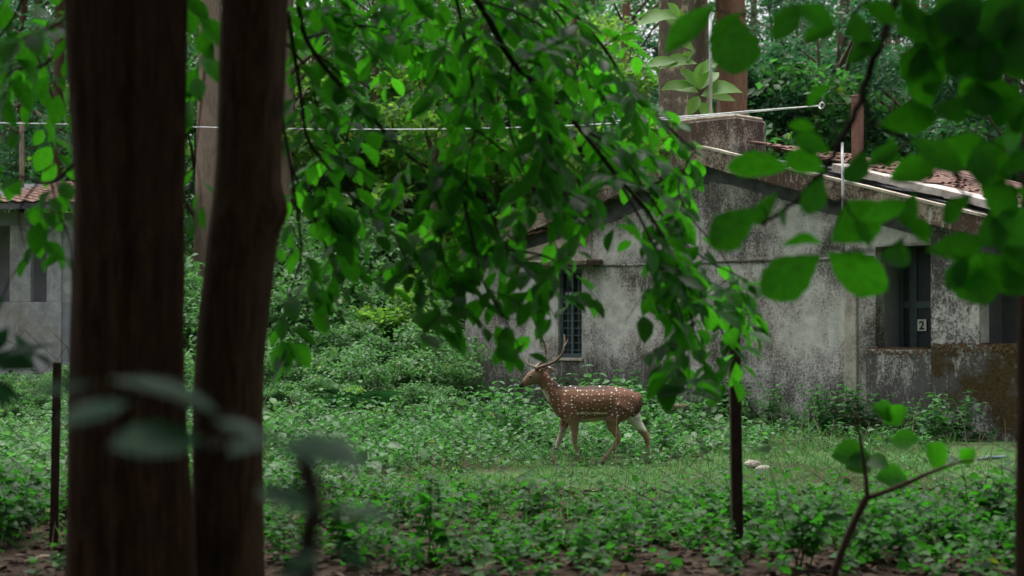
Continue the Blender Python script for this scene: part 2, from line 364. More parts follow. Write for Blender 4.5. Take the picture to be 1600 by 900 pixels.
# ------------------------------------------------------------------ ground
def gz(x, y):
    x = np.asarray(x, float); y = np.asarray(y, float)
    g = 0.10 * (vnoise(x * 0.35, y * 0.35, 1) - 0.5) + 0.05 * (vnoise(x * 1.1, y * 1.1, 2) - 0.5)
    rise = np.clip((y - 33) / 40, 0, 1.5) * 1.3
    left = np.clip((26 - np.abs(y - 36)) / 10, 0, 1) * np.clip((-x - 0.5) / 3, 0, 1) * np.clip((y - 25) / 8, 0, 1) * 0.6
    return g + rise + left
xs = np.concatenate([np.linspace(-400, -40, 14)[:-1], np.linspace(-40, -14, 18)[:-1], np.linspace(-14, 16, 121)[:-1], np.linspace(16, 40, 18)[:-1], np.linspace(40, 400, 14)])
ys = np.concatenate([np.linspace(-200, -10, 10)[:-1], np.linspace(-10, 8, 19)[:-1], np.linspace(8, 34, 121)[:-1], np.linspace(34, 110, 40)[:-1], np.linspace(110, 800, 14)])
GX, GY = np.meshgrid(xs, ys); GZ = gz(GX, GY)
nx, ny = len(xs), len(ys)
ii = np.arange(nx * ny).reshape(ny, nx)
GF = np.stack([ii[:-1, :-1], ii[:-1, 1:], ii[1:, 1:], ii[1:, :-1]], -1).reshape(-1, 4)
link('ground', npmesh('ground', np.stack([GX, GY, GZ], -1).reshape(-1, 3), GF, M['ground'], smooth=True), kind='structure')

# ------------------------------------------------------------------ abandoned house (local x along the gable wall, y into the house)
PL, PR = P(727, 645, 1.55 * FPX / 135), P(1480, 683, 1.55 * FPX / 173)
UX = Vector((PR.x - PL.x, PR.y - PL.y, 0)).normalized(); VY = Vector((-UX.y, UX.x, 0))
H0 = Vector((PL.x, PL.y, 0)); HANG = math.atan2(UX.y, UX.x)
def W(px, py, t=0.0):                  # pixel -> (s, z) on the plane parallel to the wall, t metres behind it
    r = ray(px, py); o = Vector((0, 0, CAMH)); q = H0 + VY * t
    k = (q - o).dot(VY) / r.dot(VY); p = o + r * k
    return (p - H0).dot(UX), p.z
def HP(s, t, z): return H0 + UX * s + VY * t + Vector((0, 0, z))
house = empty('abandoned_house', H0, HANG, label='abandoned single storey house with black stained plaster walls and gabled tile roof', cat='house')
APX = W(1092, 232, -0.3); LEV = W(698, 396, -0.3); REV = W(1620, 362, -0.3)
SEND = W(1660, 500)[0]
kL = (APX[1] - LEV[1]) / (APX[0] - LEV[0]); kR = (APX[1] - REV[1]) / (REV[0] - APX[0])
def roofz(s): return APX[1] - (kL * (APX[0] - s) if s < APX[0] else kR * (s - APX[0]))
w0, w1 = W(872, 500)[0], W(909, 500)[0]; wz0, wz1 = W(890, 559)[1], W(890, 421)[1]
d0, d1 = W(1368, 470)[0], W(1456, 470)[0]; dz0, dz1 = W(1412, 546)[1], W(1412, 384)[1]
e0 = W(1532, 470)[0]; ez0 = W(1560, 541)[1]; ez1 = dz1
TH = 0.24
def col_prism(mb, s0, s1, z0, z1, top=False, t0=0.0, t1=TH):
    a = roofz(s0) - 0.16 if top else z1; b = roofz(s1) - 0.16 if top else z1
    mb.hexa([(s0, t0, z0), (s1, t0, z0), (s1, t1, z0), (s0, t1, z0), (s0, t0, a), (s1, t0, b), (s1, t1, b), (s0, t1, a)])
mb = MB()
col_prism(mb, 0, w0, -0.3, 0, True); col_prism(mb, w0, w1, -0.3, wz0); col_prism(mb, w0, w1, wz1, 0, True)
col_prism(mb, w1, APX[0], -0.3, 0, True); col_prism(mb, APX[0], d0, -0.3, 0, True)
col_prism(mb, d0, d1, dz1, 0, True); col_prism(mb, d1, e0, -0.3, 0, True); col_prism(mb, e0, SEND, ez1, 0, True)
wall = mb.build('wall', M['wall'], house)
MB().box(-0.0, 0.24, TH, 9.0, -0.3, roofz(0) - 0.16).build('wall', M['wall_b'], house)
MB().box(0, SEND, 8.8, 9.04, -0.3, roofz(0) - 0.2).build('wall', M['wall_b'], house)
# verandah pillar face, parapet and pilaster, each a little proud of the wall
MB().box(d1 - 0.0, e0, -0.035, -0.002, dz0 - 0.02, dz1 + 0.25).build('pillar', M['wall_b'], house, bevel=0.008)
par = MB().box(d0 - 0.14, W(1458, 500)[0], -0.05, 0.20, -0.3, dz0).build('parapet', M['wall_b'], house, bevel=0.012)
mbp = MB()
sA, sB = W(1459, 500)[0], SEND; N_ = 26
for i in range(N_):
    a, b = sA + (sB - sA) * i / N_, sA + (sB - sA) * (i + 1) / N_
    za, zb = ez0 + 0.03 * math.sin(i * 1.7) + 0.012 * i / N_, ez0 + 0.03 * math.sin((i + 1) * 1.7) + 0.012 * (i + 1) / N_
    mbp.hexa([(a, -0.075, -0.3), (b, -0.075, -0.3), (b, 0.22, -0.3), (a, 0.22, -0.3), (a, -0.075, za), (b, -0.075, zb), (b, 0.22, zb), (a, 0.22, za)])
par2 = mbp.build('parapet', M['wall_moss'], house); par2['label'] = 'parapet covered in brown moss'
p0, p1 = W(1321, 480)[0], W(1340, 480)[0]
MB().box(p0, p1, -0.045, 0.02, -0.3, W(1330, 398)[1]).build('pilaster', M['pilaster'], house, bevel=0.01)
M['moss'] = plain('brown moss', (0.085, 0.052, 0.026), 0.95, 0.5, 30, bstr=0.9)
def moss_cap(s0, s1, z, y0, y1, n, parent):
    mbm = MB()
    for i in range(n):
        a, b = s0 + (s1 - s0) * i / n, s0 + (s1 - s0) * (i + 1) / n; h_ = random.uniform(.008, .035); lo = random.uniform(.02, .11)
        mbm.hexa([(a, y0 - .008, z - lo), (b, y0 - .008, z - lo * random.uniform(.6, 1.2)), (b, y1, z - .03), (a, y1, z - .03), (a + .004, y0 + .012, z + h_), (b - .004, y0 + .012, z + h_ * random.uniform(.6, 1)), (b, y1 - .01, z + h_), (a, y1 - .01, z + h_)])
    mbm.build('moss', M['moss'], parent)
moss_cap(d0 - .13, W(1456, 500)[0], dz0, -.05, .2, 34, par); moss_cap(sA + .02, sB, ez0 + .012, -.075, .22, 60, par2)
# lintel ledge across the wall
lz = W(1000, 412)[1]
MB().box(w1 + 0.09, d0 - 0.02, -0.03, 0.05, lz - 0.03, lz).build('lintel_ledge', M['wall_b'], house, bevel=0.006)
# dark grey strip under the verge, slightly proud of the wall
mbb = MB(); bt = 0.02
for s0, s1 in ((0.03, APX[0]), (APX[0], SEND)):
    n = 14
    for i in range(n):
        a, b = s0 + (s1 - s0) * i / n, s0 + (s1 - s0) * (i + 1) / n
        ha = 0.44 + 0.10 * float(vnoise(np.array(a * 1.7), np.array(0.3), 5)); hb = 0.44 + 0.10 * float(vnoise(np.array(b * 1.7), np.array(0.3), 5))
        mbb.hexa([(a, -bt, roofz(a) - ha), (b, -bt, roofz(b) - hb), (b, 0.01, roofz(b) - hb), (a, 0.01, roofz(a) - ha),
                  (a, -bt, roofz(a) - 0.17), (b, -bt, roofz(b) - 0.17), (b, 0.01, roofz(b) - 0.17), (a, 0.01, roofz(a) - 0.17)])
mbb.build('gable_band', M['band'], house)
# roof: slabs, verge beams with pale top, broken tile pieces under the verge
roof = link('roof', MB().slab((LEV[0] - 0.25, roofz(LEV[0] - 0.25) - 0.02), (APX[0], APX[1] - 0.02), -0.12, 9.2, 0.12).slab((APX[0], APX[1] - 0.02), (SEND + 0.5, roofz(SEND + 0.5) - 0.02), -0.12, 9.2, 0.12).mesh('roof', M['band']), house)
def verge(s0, s1, nseg, matn, y0, y1, top, th, jit=0.02, name='verge_beam', parent=roof):
    mbx = MB()
    for i in range(nseg):
        a, b = s0 + (s1 - s0) * i / nseg, s0 + (s1 - s0) * (i + 1) / nseg
        j0, j1 = jit * (float(vnoise(np.array(a * 3), np.array(1.), 8)) - 0.5) * 2, jit * (float(vnoise(np.array(b * 3), np.array(1.), 8)) - 0.5) * 2
        mbx.hexa([(a, y0, roofz(a) + top - th + j0), (b, y0, roofz(b) + top - th + j1), (b, y1, roofz(b) + top - th + j1), (a, y1, roofz(a) + top - th + j0),
                  (a, y0, roofz(a) + top + j0 * .4), (b, y0, roofz(b) + top + j1 * .4), (b, y1, roofz(b) + top + j1 * .4), (a, y1, roofz(a) + top + j0 * .4)])
    return mbx.build(name, M[matn], parent)
verge(LEV[0] - 0.2, APX[0], 16, 'slab', -0.32, -0.12, 0.02, 0.24)
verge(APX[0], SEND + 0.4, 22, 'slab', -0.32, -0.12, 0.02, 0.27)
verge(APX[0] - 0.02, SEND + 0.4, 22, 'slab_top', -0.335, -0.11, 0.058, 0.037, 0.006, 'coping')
# upper whitewashed edge lying above the right slope with a dark gap below it
we0, we1 = W(1310, 262, 0.3)[0], SEND + 0.5
mbx = MB(); n = 18
for i in range(n):
    a, b = we0 + (we1 - we0) * i / n, we0 + (we1 - we0) * (i + 1) / n
    ja, jb = random.uniform(-.012, .012), random.uniform(-.012, .012)
    za, zb = roofz(a) + 0.235, roofz(b) + 0.235
    mbx.hexa([(a, 0.12, za - .11 + ja), (b, 0.12, zb - .11 + jb), (b, 0.6, zb - .11), (a, 0.6, za - .11), (a, 0.12, za + ja * .5), (b, 0.12, zb + jb * .5), (b, 0.6, zb + .03), (a, 0.6, za + .03)])
mbx.build('whitewashed_edge', M['white_edge'], roof)
# clay tiles of the right slope, one by one near the verge
def tile_mesh():
    n = 6; V, F = [], []
    for j, y in enumerate((0, 0.40)):
        for i in range(n + 1):
            x = 0.23 * i / n; z = 0.016 * math.sin(math.pi * 2 * i / n) + 0.006 * j
            V += [(x, y, z), (x, y, z - 0.016)]
    w = 2 * (n + 1)
    for i in range(n):
        a = 2 * i
        F += [(a, a + 2, w + a + 2, w + a), (a + 1, w + a + 1, w + a + 3, a + 3), (a, a + 1, a + 3, a + 2), (w + a, w + a + 2, w + a + 3, w + a + 1)]
    F += [(0, w, w + 1, 1), (2 * n, 2 * n + 1, w + 2 * n + 1, w + 2 * n)]
    me = bpy.data.meshes.new('roof_tile'); me.from_pydata(V, [], F); me.validate(); me.materials.append(M['tile']); return me
tm = tile_mesh(); ang = math.atan(kR)
rest = MB()
for r_ in range(15):
    for c in range(34):
        s = APX[0] + 0.25 + r_ * 0.34 + (0.02 * random.uniform(-1, 1)); t = 0.62 + c * 0.215
        if s > SEND + 0.3: continue
        lift = 0.21 + random.uniform(-0.008, 0.012)
        if c < 12:
            if random.random() < 0.06: continue
            o = link('roof_tile', tm, roof); o.location = (s, t, roofz(s) + lift + 0.03)
            o.rotation_euler = (random.gauss(0, 0.025), ang + random.gauss(-0.05, 0.03), 0)
            o.rotation_euler = (Matrix.Rotation(ang - 0.06 + random.gauss(0, .03), 3, 'Y') @ Matrix.Rotation(-math.pi / 2 + random.gauss(0, 0.03), 3, 'Z')).to_euler()
            o.location.y += 0.23
        else:
            rest.slab((s, roofz(s) + lift + 0.04), (s + 0.37, roofz(s + 0.37) + lift + 0.03), t, t + 0.205, 0.02)
rest.build('roof_tiling', M['tile'], roof, kind='stuff')
lef = MB()
for r_ in range(14):
    for c in range(40):
        s = APX[0] - 0.25 - r_ * 0.34; t = -0.1 + c * 0.22
        lef.slab((s - .37, roofz(s - .37) + .05), (s, roofz(s) + .06), t, t + 0.205, 0.02)
lef.build('roof_tiling', M['tile'], roof, kind='stuff')
for px, py, ln in ((800, 352, 0.3), (830, 340, 0.28), (858, 330, .34), (760, 372, .3), (1120, 262, .3), (1190, 276, .32), (1490, 350, .3), (1505, 356, .26), (1270, 300, .3)):
    s, z = W(px, py, -0.25)
    o = link('roof_tile', tm, roof); o.location = (s, -0.30, roofz(s) - 0.25); o.rotation_euler = (0.05, (-kL if s < APX[0] else kR) + random.uniform(-.05, .05), 0); o.scale = (ln / .23, 0.6, 1)
for px, py in ((1350, 246), (1380, 248), (1405, 252), (1432, 258), (1365, 243), (1540, 285), (1570, 292)):
    s, z = W(px, py, 0.5)
    o = link('roof_tile', tm, roof); o.location = (s, 0.42, roofz(s) + 0.27); o.rotation_euler = (random.uniform(-.1, .1), ang + random.uniform(-.15, .1), random.uniform(-.5, .5))
# mossy chimney block astride the ridge
cA, cz = W(1052, 235, 0.5); cB, _ = W(1150, 235, 0.5); _, ct = W(1110, 186, 0.5)
mbc = MB(); mbc.box(cA, cB, 0.5, 1.35, APX[1] - 0.35, ct); chim = mbc.build('chimney', M['chim'], roof, bevel=0.03)
MB().box(cA + .04, cB - .03, .53, 1.3, ct - .01, ct + .05).build('chimney_cap', M['slab_top'], chim, bevel=.02)
# window of the left wall
win = MB().box(w0, w0 + .055, .06, .13, wz0, wz1).box(w1 - .055, w1, .06, .13, wz0, wz1).box(w0 + .055, w1 - .055, .06, .13, wz0, wz0 + .07).box(w0 + .055, w1 - .055, .06, .13, wz1 - .06, wz1).box((w0 + w1) / 2 - .025, (w0 + w1) / 2 + .025, .062, .128, wz0 + .07, wz1 - .06).box(w0 + .055, w1 - .055, .064, .126, wz0 + .62 * (wz1 - wz0), wz0 + .62 * (wz1 - wz0) + .05).build('window', M['teal'], house)
for i in range(6):
    zz = wz0 + .12 + i * (0.5 * (wz1 - wz0)) / 6
    MB().box(w0 + .05, w1 - .05, .075, .088, zz, zz + .014).build('grille_bar', M['teal'], win)
for k in (0.27, 0.73):
    x = w0 + (w1 - w0) * k
    MB().box(x - .007, x + .007, .09, .103, wz0 + .06, wz1 - .05).build('grille_bar', M['teal'], win)
MB().box(w0 + .05, w1 - .05, .13, .135, wz0 + .06, wz1 - .05).build('pane', M['teal_dark'], win)
MB().box(w0 + .06, (w0 + w1) / 2 - .03, .118, .126, wz0 + .66 * (wz1 - wz0), wz0 + .74 * (wz1 - wz0)).build('paper_patch', M['plate'], win)
MB().box(w0 - .10, w1 + .04, -.05, .06, wz0 - .05, wz0).build('sill', M['slab_top'], win, bevel=.008)
sh0, sh1 = W(826, 412, -.35)[0], W(921, 412, -.35)[0]
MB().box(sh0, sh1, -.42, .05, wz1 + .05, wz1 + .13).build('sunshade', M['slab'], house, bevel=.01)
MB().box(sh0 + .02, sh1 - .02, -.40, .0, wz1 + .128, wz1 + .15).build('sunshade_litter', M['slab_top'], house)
# inclined brace wall above the sunshade (fallen plaster shelf)
a_, b_ = W(820, 392), W(918, 362)
MB().slab((a_[0], a_[1]), (b_[0], b_[1]), -.10, .02, .16).build('shelf', M['slab_top'], house, bevel=.01)
MB().box(W(880, 375)[0], W(905, 375)[0], -.07, .01, W(890, 372)[1], W(890, 352)[1]).build('plaster_patch', M['slab_top'], house, bevel=.01)
# door recess with the numbered door
dd = 0.62
MB().box(d0 - .12, d0 + .003, TH, dd + .1, -.2, dz1 + .3).build('recess_wall', M['inner'], house)
MB().box(d0 + .003, SEND, dd + .1, dd + .2, -.2, dz1 + .3).build('recess_wall', M['inner'], house)
MB().box(d0 - .1, SEND, TH - .01, 1.7, dz1 + .3, dz1 + .36).build('recess_ceiling', M['inner'], house)
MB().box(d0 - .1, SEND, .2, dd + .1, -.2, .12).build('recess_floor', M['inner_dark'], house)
g0 = W(1404, 470, dd)[0]; g1 = g0 + 0.86; gt = dz1 + .1; q = dd + .04
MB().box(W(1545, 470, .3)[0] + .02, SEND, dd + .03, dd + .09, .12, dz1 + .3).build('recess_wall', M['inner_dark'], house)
door = MB().box(g0, g1, q, q + .05, .12, gt).build('door', M['teal_dark'], house)
nz0 = W(1440, 546, dd)[1]; nzm = W(1440, 476, dd)[1]
for a, b, c, d in ((g0, g0 + .07, .12, gt), (g0 + .17, g0 + .29, .12, gt), (g1 - .08, g1, .12, gt)):
    MB().box(a, b, q - .022, q - .001, c, d).build('stile', M['teal'], door)
for za, zb in ((nz0 - .09, nz0 + .03), (nzm - .05, nzm + .05), (gt - .1, gt)):
    MB().box(g0 + .002, g1 - .002, q - .019, q - .002, za, zb).build('rail', M['teal'], door)
n0, nt = W(1433, 499, dd); n1, nb = W(1447, 517, dd)
pl = MB().box(n0, n1, q - .034, q - .024, nb, nt).build('number_plate', M['plate'], door)
fc = bpy.data.curves.new('numeral', 'FONT'); fc.body = '2'; fc.size = (nt - nb) * 1.02; fc.extrude = .001; fc.align_x = 'CENTER'; fc.offset = 0.004
fo = bpy.data.objects.new('numeral', fc); COL.objects.link(fo)
dg = bpy.context.evaluated_depsgraph_get(); fm = bpy.data.meshes.new_from_object(fo.evaluated_get(dg)); bpy.data.objects.remove(fo)
fm.materials.clear(); fm.materials.append(M['ink'])
num = link('numeral', fm, pl); num.location = ((n0 + n1) / 2, q - .0365, nb + (nt - nb) * .14); num.rotation_euler = (math.pi / 2, 0, 0)
# services on the house
pz1 = W(1316, 222, -.42)[1]; ps = W(1316, 300, -.42)[0]
MB().tube([(ps, -.40, W(1318, 402, -.4)[1]), (ps, -.40, (pz1 + 2.6) / 2), (ps - .01, -.40, pz1)], .021, 8).build('conduit_pipe', M['galv'], house, True)
rs, rz_ = W(1340, 246, 1.0); rt = W(1340, 150, 1.0)[1]
rp = MB().box(rs - .07, rs + .07, .93, 1.07, roofz(rs) + .1, rt).box(rs - .075, rs + .075, .925, 1.075, rt - .02, rt + .01); rp.build('steel_post', M['redpost'], house, bevel=.006)
cs, _ = W(1110, 182, .9); ctz = W(1112, 20, .9)[1]
MB().tube([(cs, .9, ct), (cs + .01, .9, (ct + ctz) / 2), (cs, .9, ctz)], .028, 8).build('standing_pipe', M['galv'], house, True)

# ------------------------------------------------------------------ overhead wires
def sag(pts, r, name, label):
    o = MB().tube(smoothpath(pts, 10), r, 5).build(name, M['wire'], None, True, label=label, cat='wire', group=None); return o
kn = P(1283, 165, 24.6)
sag([P(-60, 191, 33), P(115, 194, 32), P(440, 201, 30), P(740, 201, 28), P(1000, 190, 26.5), kn], .009, 'overhead_wire', 'long pale wire strung through the trees to the gable pipe')
sag([P(960, 189, 26.8), P(1080, 181, 26), P(1190, 172, 25.2), kn], .009, 'overhead_wire', 'short pale wire running just above the chimney block')
MB().tube(smoothpath([P(1279, 166, 24.5), P(1284, 160, 24.4), P(1288, 165, 24.4), P(1283, 170, 24.5), P(1279, 166, 24.6)], 4), .012, 5).build('wire_knot', M['wire'], None, True, label='small pale knot joining the two wires above the roof', cat='knot')
MB().tube([kn, P(1300, 162, 25.2), HP(rs, .93, rt - .12)], .005, 5).build('overhead_wire', M['mesh'], None, True, label='short dark stay wire from the knot to the red post', cat='wire')
MB().tube([P(36, 275, 33) - Vector((0, 0, 3.2)), P(34, 190, 33)], .05, 8).build('wire_pole', M['bark_far'], None, True, label='thin grey pole behind the pale house carrying the wire', cat='pole')

# ------------------------------------------------------------------ pale house at the left
LB = P(-260, 600, 30); LB.z = 0
lh = empty('pale_house', LB, 0, label='pale plastered house with open verandah and red tile roof', cat='house')
def LX(px, d=30): return (px - 800) / FPX * d - LB.x
def LZ(py, d=30): return CAMH + (HOR - py) / FPX * d
MB().box(LX(-260), LX(96), 0, .2, -.3, LZ(472)).build('parapet', M['lwall'], lh, bevel=.01)
MB().box(LX(96), LX(210), .03, .23, -.3, LZ(472)).build('parapet', M['lwall_grey'], lh)
for a, b in ((14, 47), (72, 95)): MB().box(LX(a), LX(b), .02, .22, LZ(472), LZ(352)).build('pillar', M['lwall'], lh, bevel=.01)
MB().box(LX(95), LX(210), .06, .24, LZ(472), LZ(340)).build('wall', M['lwall'], lh)
MB().box(LX(-260), LX(47), 1.6, 1.8, -.3, LZ(340)).build('wall', M['lwall_grey'], lh)
MB().box(LX(-260), LX(210), 0.0, .24, LZ(352), LZ(332)).build('lintel', M['lwall_grey'], lh)
lr = MB().hexa([(LX(-280), -.7, LZ(330)), (LX(230), -.7, LZ(330)), (LX(230), 4, LZ(265)), (LX(-280), 4, LZ(265)), (LX(-280), -.7, LZ(322)), (LX(230), -.7, LZ(322)), (LX(230), 4, LZ(257)), (LX(-280), 4, LZ(257))]).build('roof', M['band'], lh)
for r_ in range(13):
    for c in range(24):
        x = LX(-280) + c * .24; t = -.72 + r_ * .36
        if not (LX(-12) < x < LX(130)): continue
        o = link('roof_tile', tm, lr); o.location = (x, t, LZ(322) + (t + .7) / 4.7 * (LZ(257) - LZ(322)) + .05); o.rotation_euler = (math.atan((LZ(257) - LZ(322)) / 4.7) - .05, 0, random.gauss(0, .02))

# ------------------------------------------------------------------ the spotted deer
DD = 19.0; DPM = FPX / DD
DOX = 930
def dp(px, py, y=0.0): return Vector(((px - DOX) / DPM, y, (722.0 - py) / DPM))
deer_root = Vector(((DOX - 800) / FPX * DD, DD, 0.0)); deer_root.z = 0.0
deer = empty('spotted_deer', deer_root, 0, label='spotted deer stag with antlers walking through weeds before the house', cat='deer')
def loft(bm, secs, n=14):
    """secs: (centre Vector, r_in_plane, r_y) rings perpendicular to the centre line in the xz plane"""
    m = len(secs); rings = []
    for i, (c, rp, ry) in enumerate(secs):
        t = (secs[min(i + 1, m - 1)][0] - secs[max(i - 1, 0)][0]); t = Vector((t.x, t.y * .3, t.z)).normalized()
        sy = Vector((0, 1, 0)); nn = t.cross(sy).normalized(); sy = nn.cross(t).normalized()
        rings.append([bm.verts.new(c + nn * rp * math.cos(a) + sy * ry * math.sin(a)) for a in [2 * math.pi * j / n for j in range(n)]])
    for i in range(m - 1):
        for j in range(n): bm.faces.new((rings[i][j], rings[i][(j + 1) % n], rings[i + 1][(j + 1) % n], rings[i + 1][j]))
    bm.faces.new(rings[0][::-1]); bm.faces.new(rings[-1])
bm = bmesh.new()
tor = [(866, 613, 640, .06), (874, 605, 650, .10), (884, 602, 657, .135), (895, 602, 660, .155), (910, 603, 660, .172), (926, 602, 659, .182), (944, 602, 656, .180), (960, 603, 652, .168), (974, 605, 651, .160), (986, 609, 650, .140), (994, 614, 645, .105), (1000, 621, 637, .055)]
loft(bm, [(dp(x, (a + b) / 2), (b - a) / 2 / DPM, w) for x, a, b, w in tor], 18)
loft(bm, [(dp(884, 628), 23 / DPM, .12), (dp(872, 620), 19 / DPM, .095), (dp(862, 609), 14.5 / DPM, .075), (dp(854, 599), 12 / DPM, .062), (dp(847, 589, -.005), 11 / DPM, .056), (dp(841, 583, -.01), 9 / DPM, .05)])
loft(bm, [(dp(849, 584, -.01), 7 / DPM, .045), (dp(842, 587, -.01), 11.5 / DPM, .062), (dp(835, 588.5, -.015), 12 / DPM, .066), (dp(828.5, 592, -.02), 10 / DPM, .055), (dp(822.0, 597, -.025), 6.8 / DPM, .038), (dp(816.5, 600.5, -.03), 5.2 / DPM, .030), (dp(813, 602.5, -.033), 4.0 / DPM, .025), (dp(811.3, 603.5, -.035), 2.0 / DPM, .014)])
def leg(pts, y): loft(bm, [(dp(x, z, y + dy), r * 1.12, ry * 1.1) for x, z, r, ry, dy in pts], 10)
leg([(887, 618, .08, .045, .03), (890, 632, .10, .058, .005), (893, 647, .088, .060, 0), (896, 658, .060, .047, 0), (897, 668, .043, .036, 0), (897, 679, .032, .028, 0), (897, 686, .032, .029, 0), (898.5, 694, .022, .021, 0), (901.5, 705, .019, .019, 0), (904, 712, .021, .020, 0), (906, 716, .025, .023, 0), (907.5, 719, .026, .025, 0), (908.5, 723, .03, .028, 0)], -.098)
leg([(888, 635, .08, .05, 0), (886, 650, .07, .05, 0), (883, 661, .052, .042, 0), (879.5, 672, .037, .033, 0), (875.5, 684, .030, .027, 0), (873.5, 690, .030, .027, 0), (871, 698, .021, .02, 0), (868, 708, .019, .019, 0), (866.5, 714, .023, .022, 0), (865, 718, .026, .025, 0), (864, 723, .03, .028, 0)], .08)
leg([(978, 618, .12, .05, .02), (970, 634, .150, .085, 0), (962, 647, .115, .076, 0), (955.5, 657, .078, .056, 0), (957, 666, .056, .044, 0), (961.5, 675, .041, .034, 0), (965, 682, .034, .028, 0), (964.5, 687, .030, .026, 0), (960, 694, .023, .021, 0), (953.5, 702, .020, .020, 0), (947.5, 709, .021, .021, 0), (944, 713, .025, .023, 0), (942, 717, .026, .025, 0), (939, 721.5, .028, .026, 0)], -.100)
leg([(984, 624, .11, .05, -.02), (986, 640, .105, .065, 0), (990, 652, .080, .055, 0), (997, 663, .056, .042, 0), (1004, 673, .042, .034, 0), (1009.5, 681, .035, .029, 0), (1011.5, 687, .031, .027, 0), (1012.5, 696, .023, .021, 0), (1014, 706, .020, .02, 0), (1015, 713, .023, .022, 0), (1014.5, 717, .026, .024, 0), (1013, 723, .03, .028, 0)], .085)
loft(bm, [(dp(995, 613, -.01), .02, .02), (dp(999.5, 620, -.03), .026, .03), (dp(1000.5, 630, -.045), .026, .032), (dp(997, 640, -.055), .026, .03), (dp(991, 647, -.06), .020, .022), (dp(986, 651, -.06), .008, .01)], 8)
for y, sx in ((-.07, 1), (.055, -1)):            # ears
    loft(bm, [(dp(845, 578, y * .6), .016, .016), (dp(850, 577, y * 1.1), .028, .018), (dp(856, 576.5, y * 1.7), .040, .014), (dp(862, 577, y * 2.1), .032, .012), (dp(867, 578.5, y * 2.3), .006, .006)], 8)
me = bpy.data.meshes.new('body'); bm.normal_update(); bmesh.ops.recalc_face_normals(bm, faces=bm.faces[:]); bm.to_mesh(me); bm.free()
tmp = bpy.data.objects.new('body', me); COL.objects.link(tmp)
md_ = tmp.modifiers.new('r', 'REMESH'); md_.mode = 'VOXEL'; md_.voxel_size = 0.0085
ms_ = tmp.modifiers.new('s', 'SMOOTH'); ms_.factor = 0.5; ms_.iterations = 7
dg = bpy.context.evaluated_depsgraph_get(); bme = bpy.data.meshes.new_from_object(tmp.evaluated_get(dg)); bpy.data.objects.remove(tmp)
bme.polygons.foreach_set('use_smooth', np.ones(len(bme.polygons), bool))
co = np.empty(len(bme.vertices) * 3, np.float32); bme.vertices.foreach_get('co', co); co = co.reshape(-1, 3)
no = np.empty(len(bme.vertices) * 3, np.float32); bme.vertices.foreach_get('normal', no); no = no.reshape(-1, 3)
X, Y, Z = co[:, 0] * DPM + DOX, co[:, 1], 722 - co[:, 2] * DPM     # back to pixel-like x, y
def ss(a, b, v): t = np.clip((v - a) / (b - a), 0, 1); return t * t * (3 - 2 * t)
brown = np.array([0.150, 0.068, 0.038]); colr = np.tile(brown, (len(co), 1))
def mixc(f, c):
    global colr
    colr = colr * (1 - f[:, None]) + np.array(c) * f[:, None]
nz = .6 * vnoise(co[:, 0] * 7, co[:, 2] * 9, 3) + .4 * vnoise(co[:, 0] * 22, co[:, 2] * 30, 13)
mixc(ss(622, 640, Z) * (1 - ss(646, 652, Z)) * ss(905, 920, X) * .55, (0.075, 0.034, 0.02)); mixc(ss(952, 966, X) * ss(624, 636, Z) * (1 - ss(648, 658, Z)) * .5, (0.08, 0.036, 0.022))
mixc(0.45 * nz, (0.185, 0.092, 0.055))
mixc((1 - ss(.06, .14, np.abs(Y))) * 0 + ss(858, 900, X) * (1 - ss(905, 925, X)) * ss(610, 640, Z) * .25, (0.11, .05, .03))
mixc(ss(646, 655, Z) * ss(880, 890, X) * (1 - ss(958, 968, X)) * (Z < 668), (0.185, 0.11, 0.058))       # lower flank paler tan
mixc(ss(.6, .95, -no[:, 2]) * ss(646, 653, Z) * (Z < 664), (0.48, 0.43, 0.33))                      # belly
mixc(ss(660, 675, Z) * 0.75, (0.27, 0.165, 0.10)); mixc(ss(690, 705, Z) * 0.6, (0.36, 0.27, 0.19))   # shins
mixc(ss(664, 672, Z) * (Y > 0.03) * (X < 930) * .8, (0.40, 0.35, 0.28))                              # far foreleg
mixc(ss(0.0, .03, Y) * ss(640, 650, Z) * (1 - ss(668, 676, Z)) * (X > 966), (0.62, 0.59, 0.52))       # white inside of the far thigh
mixc((1 - ss(838, 850, X)) * .8, (0.175, 0.118, 0.075))                                              # face
mixc(ss(606, 612, Z + (X - 846) * .5) * (1 - ss(622, 630, Z)) * (1 - ss(848, 856, X - (Z - 612) * .5)) * ss(.1, .5, -no[:, 0]), (0.52, 0.47, 0.40))   # throat
mixc((1 - ss(816, 820, X)) * .95, (0.02, 0.016, 0.014))                                             # nose
backl = np.interp(X, [846, 857, 870, 885, 931, 972, 990], [580, 593, 602.5, 602.5, 602, 604.5, 611]); mixc((1 - ss(3.6, 7.0, Z - backl)) * ss(852, 866, X) * (1 - ss(935, 960, X) * .6) * (1 - ss(975, 990, X)) * .9, (0.028, 0.018, 0.014))        # dorsal stripe
mixc(ss(.8, .97, no[:, 2]) * (Z < 612) * ss(915, 930, X) * .5, (0.06, 0.032, 0.02))
mixc(((X > 984) & (Y < -.035) & (Z > 616) & (Z < 653) & (X > 1004 - (Z - 616) * .62)).astype(float) * .75, (0.055, 0.027, 0.018))       # tail
mixc(((X > 843) & (X < 868) & (Z < 581) & (np.abs(Y) > .06)).astype(float) * .6, (0.30, 0.19, 0.15))    # ears
mixc(ss(719.5, 721, Z), (0.02, 0.017, 0.015))                                                        # hooves
mixc(((Z > 642.5) & (Z < 646) & (X > 900) & (X < 948) & (Y < 0)).astype(float) * (.45 + .5 * (vnoise(X * .8, Z * 0, 4) > .4)), (0.50, 0.42, 0.33))
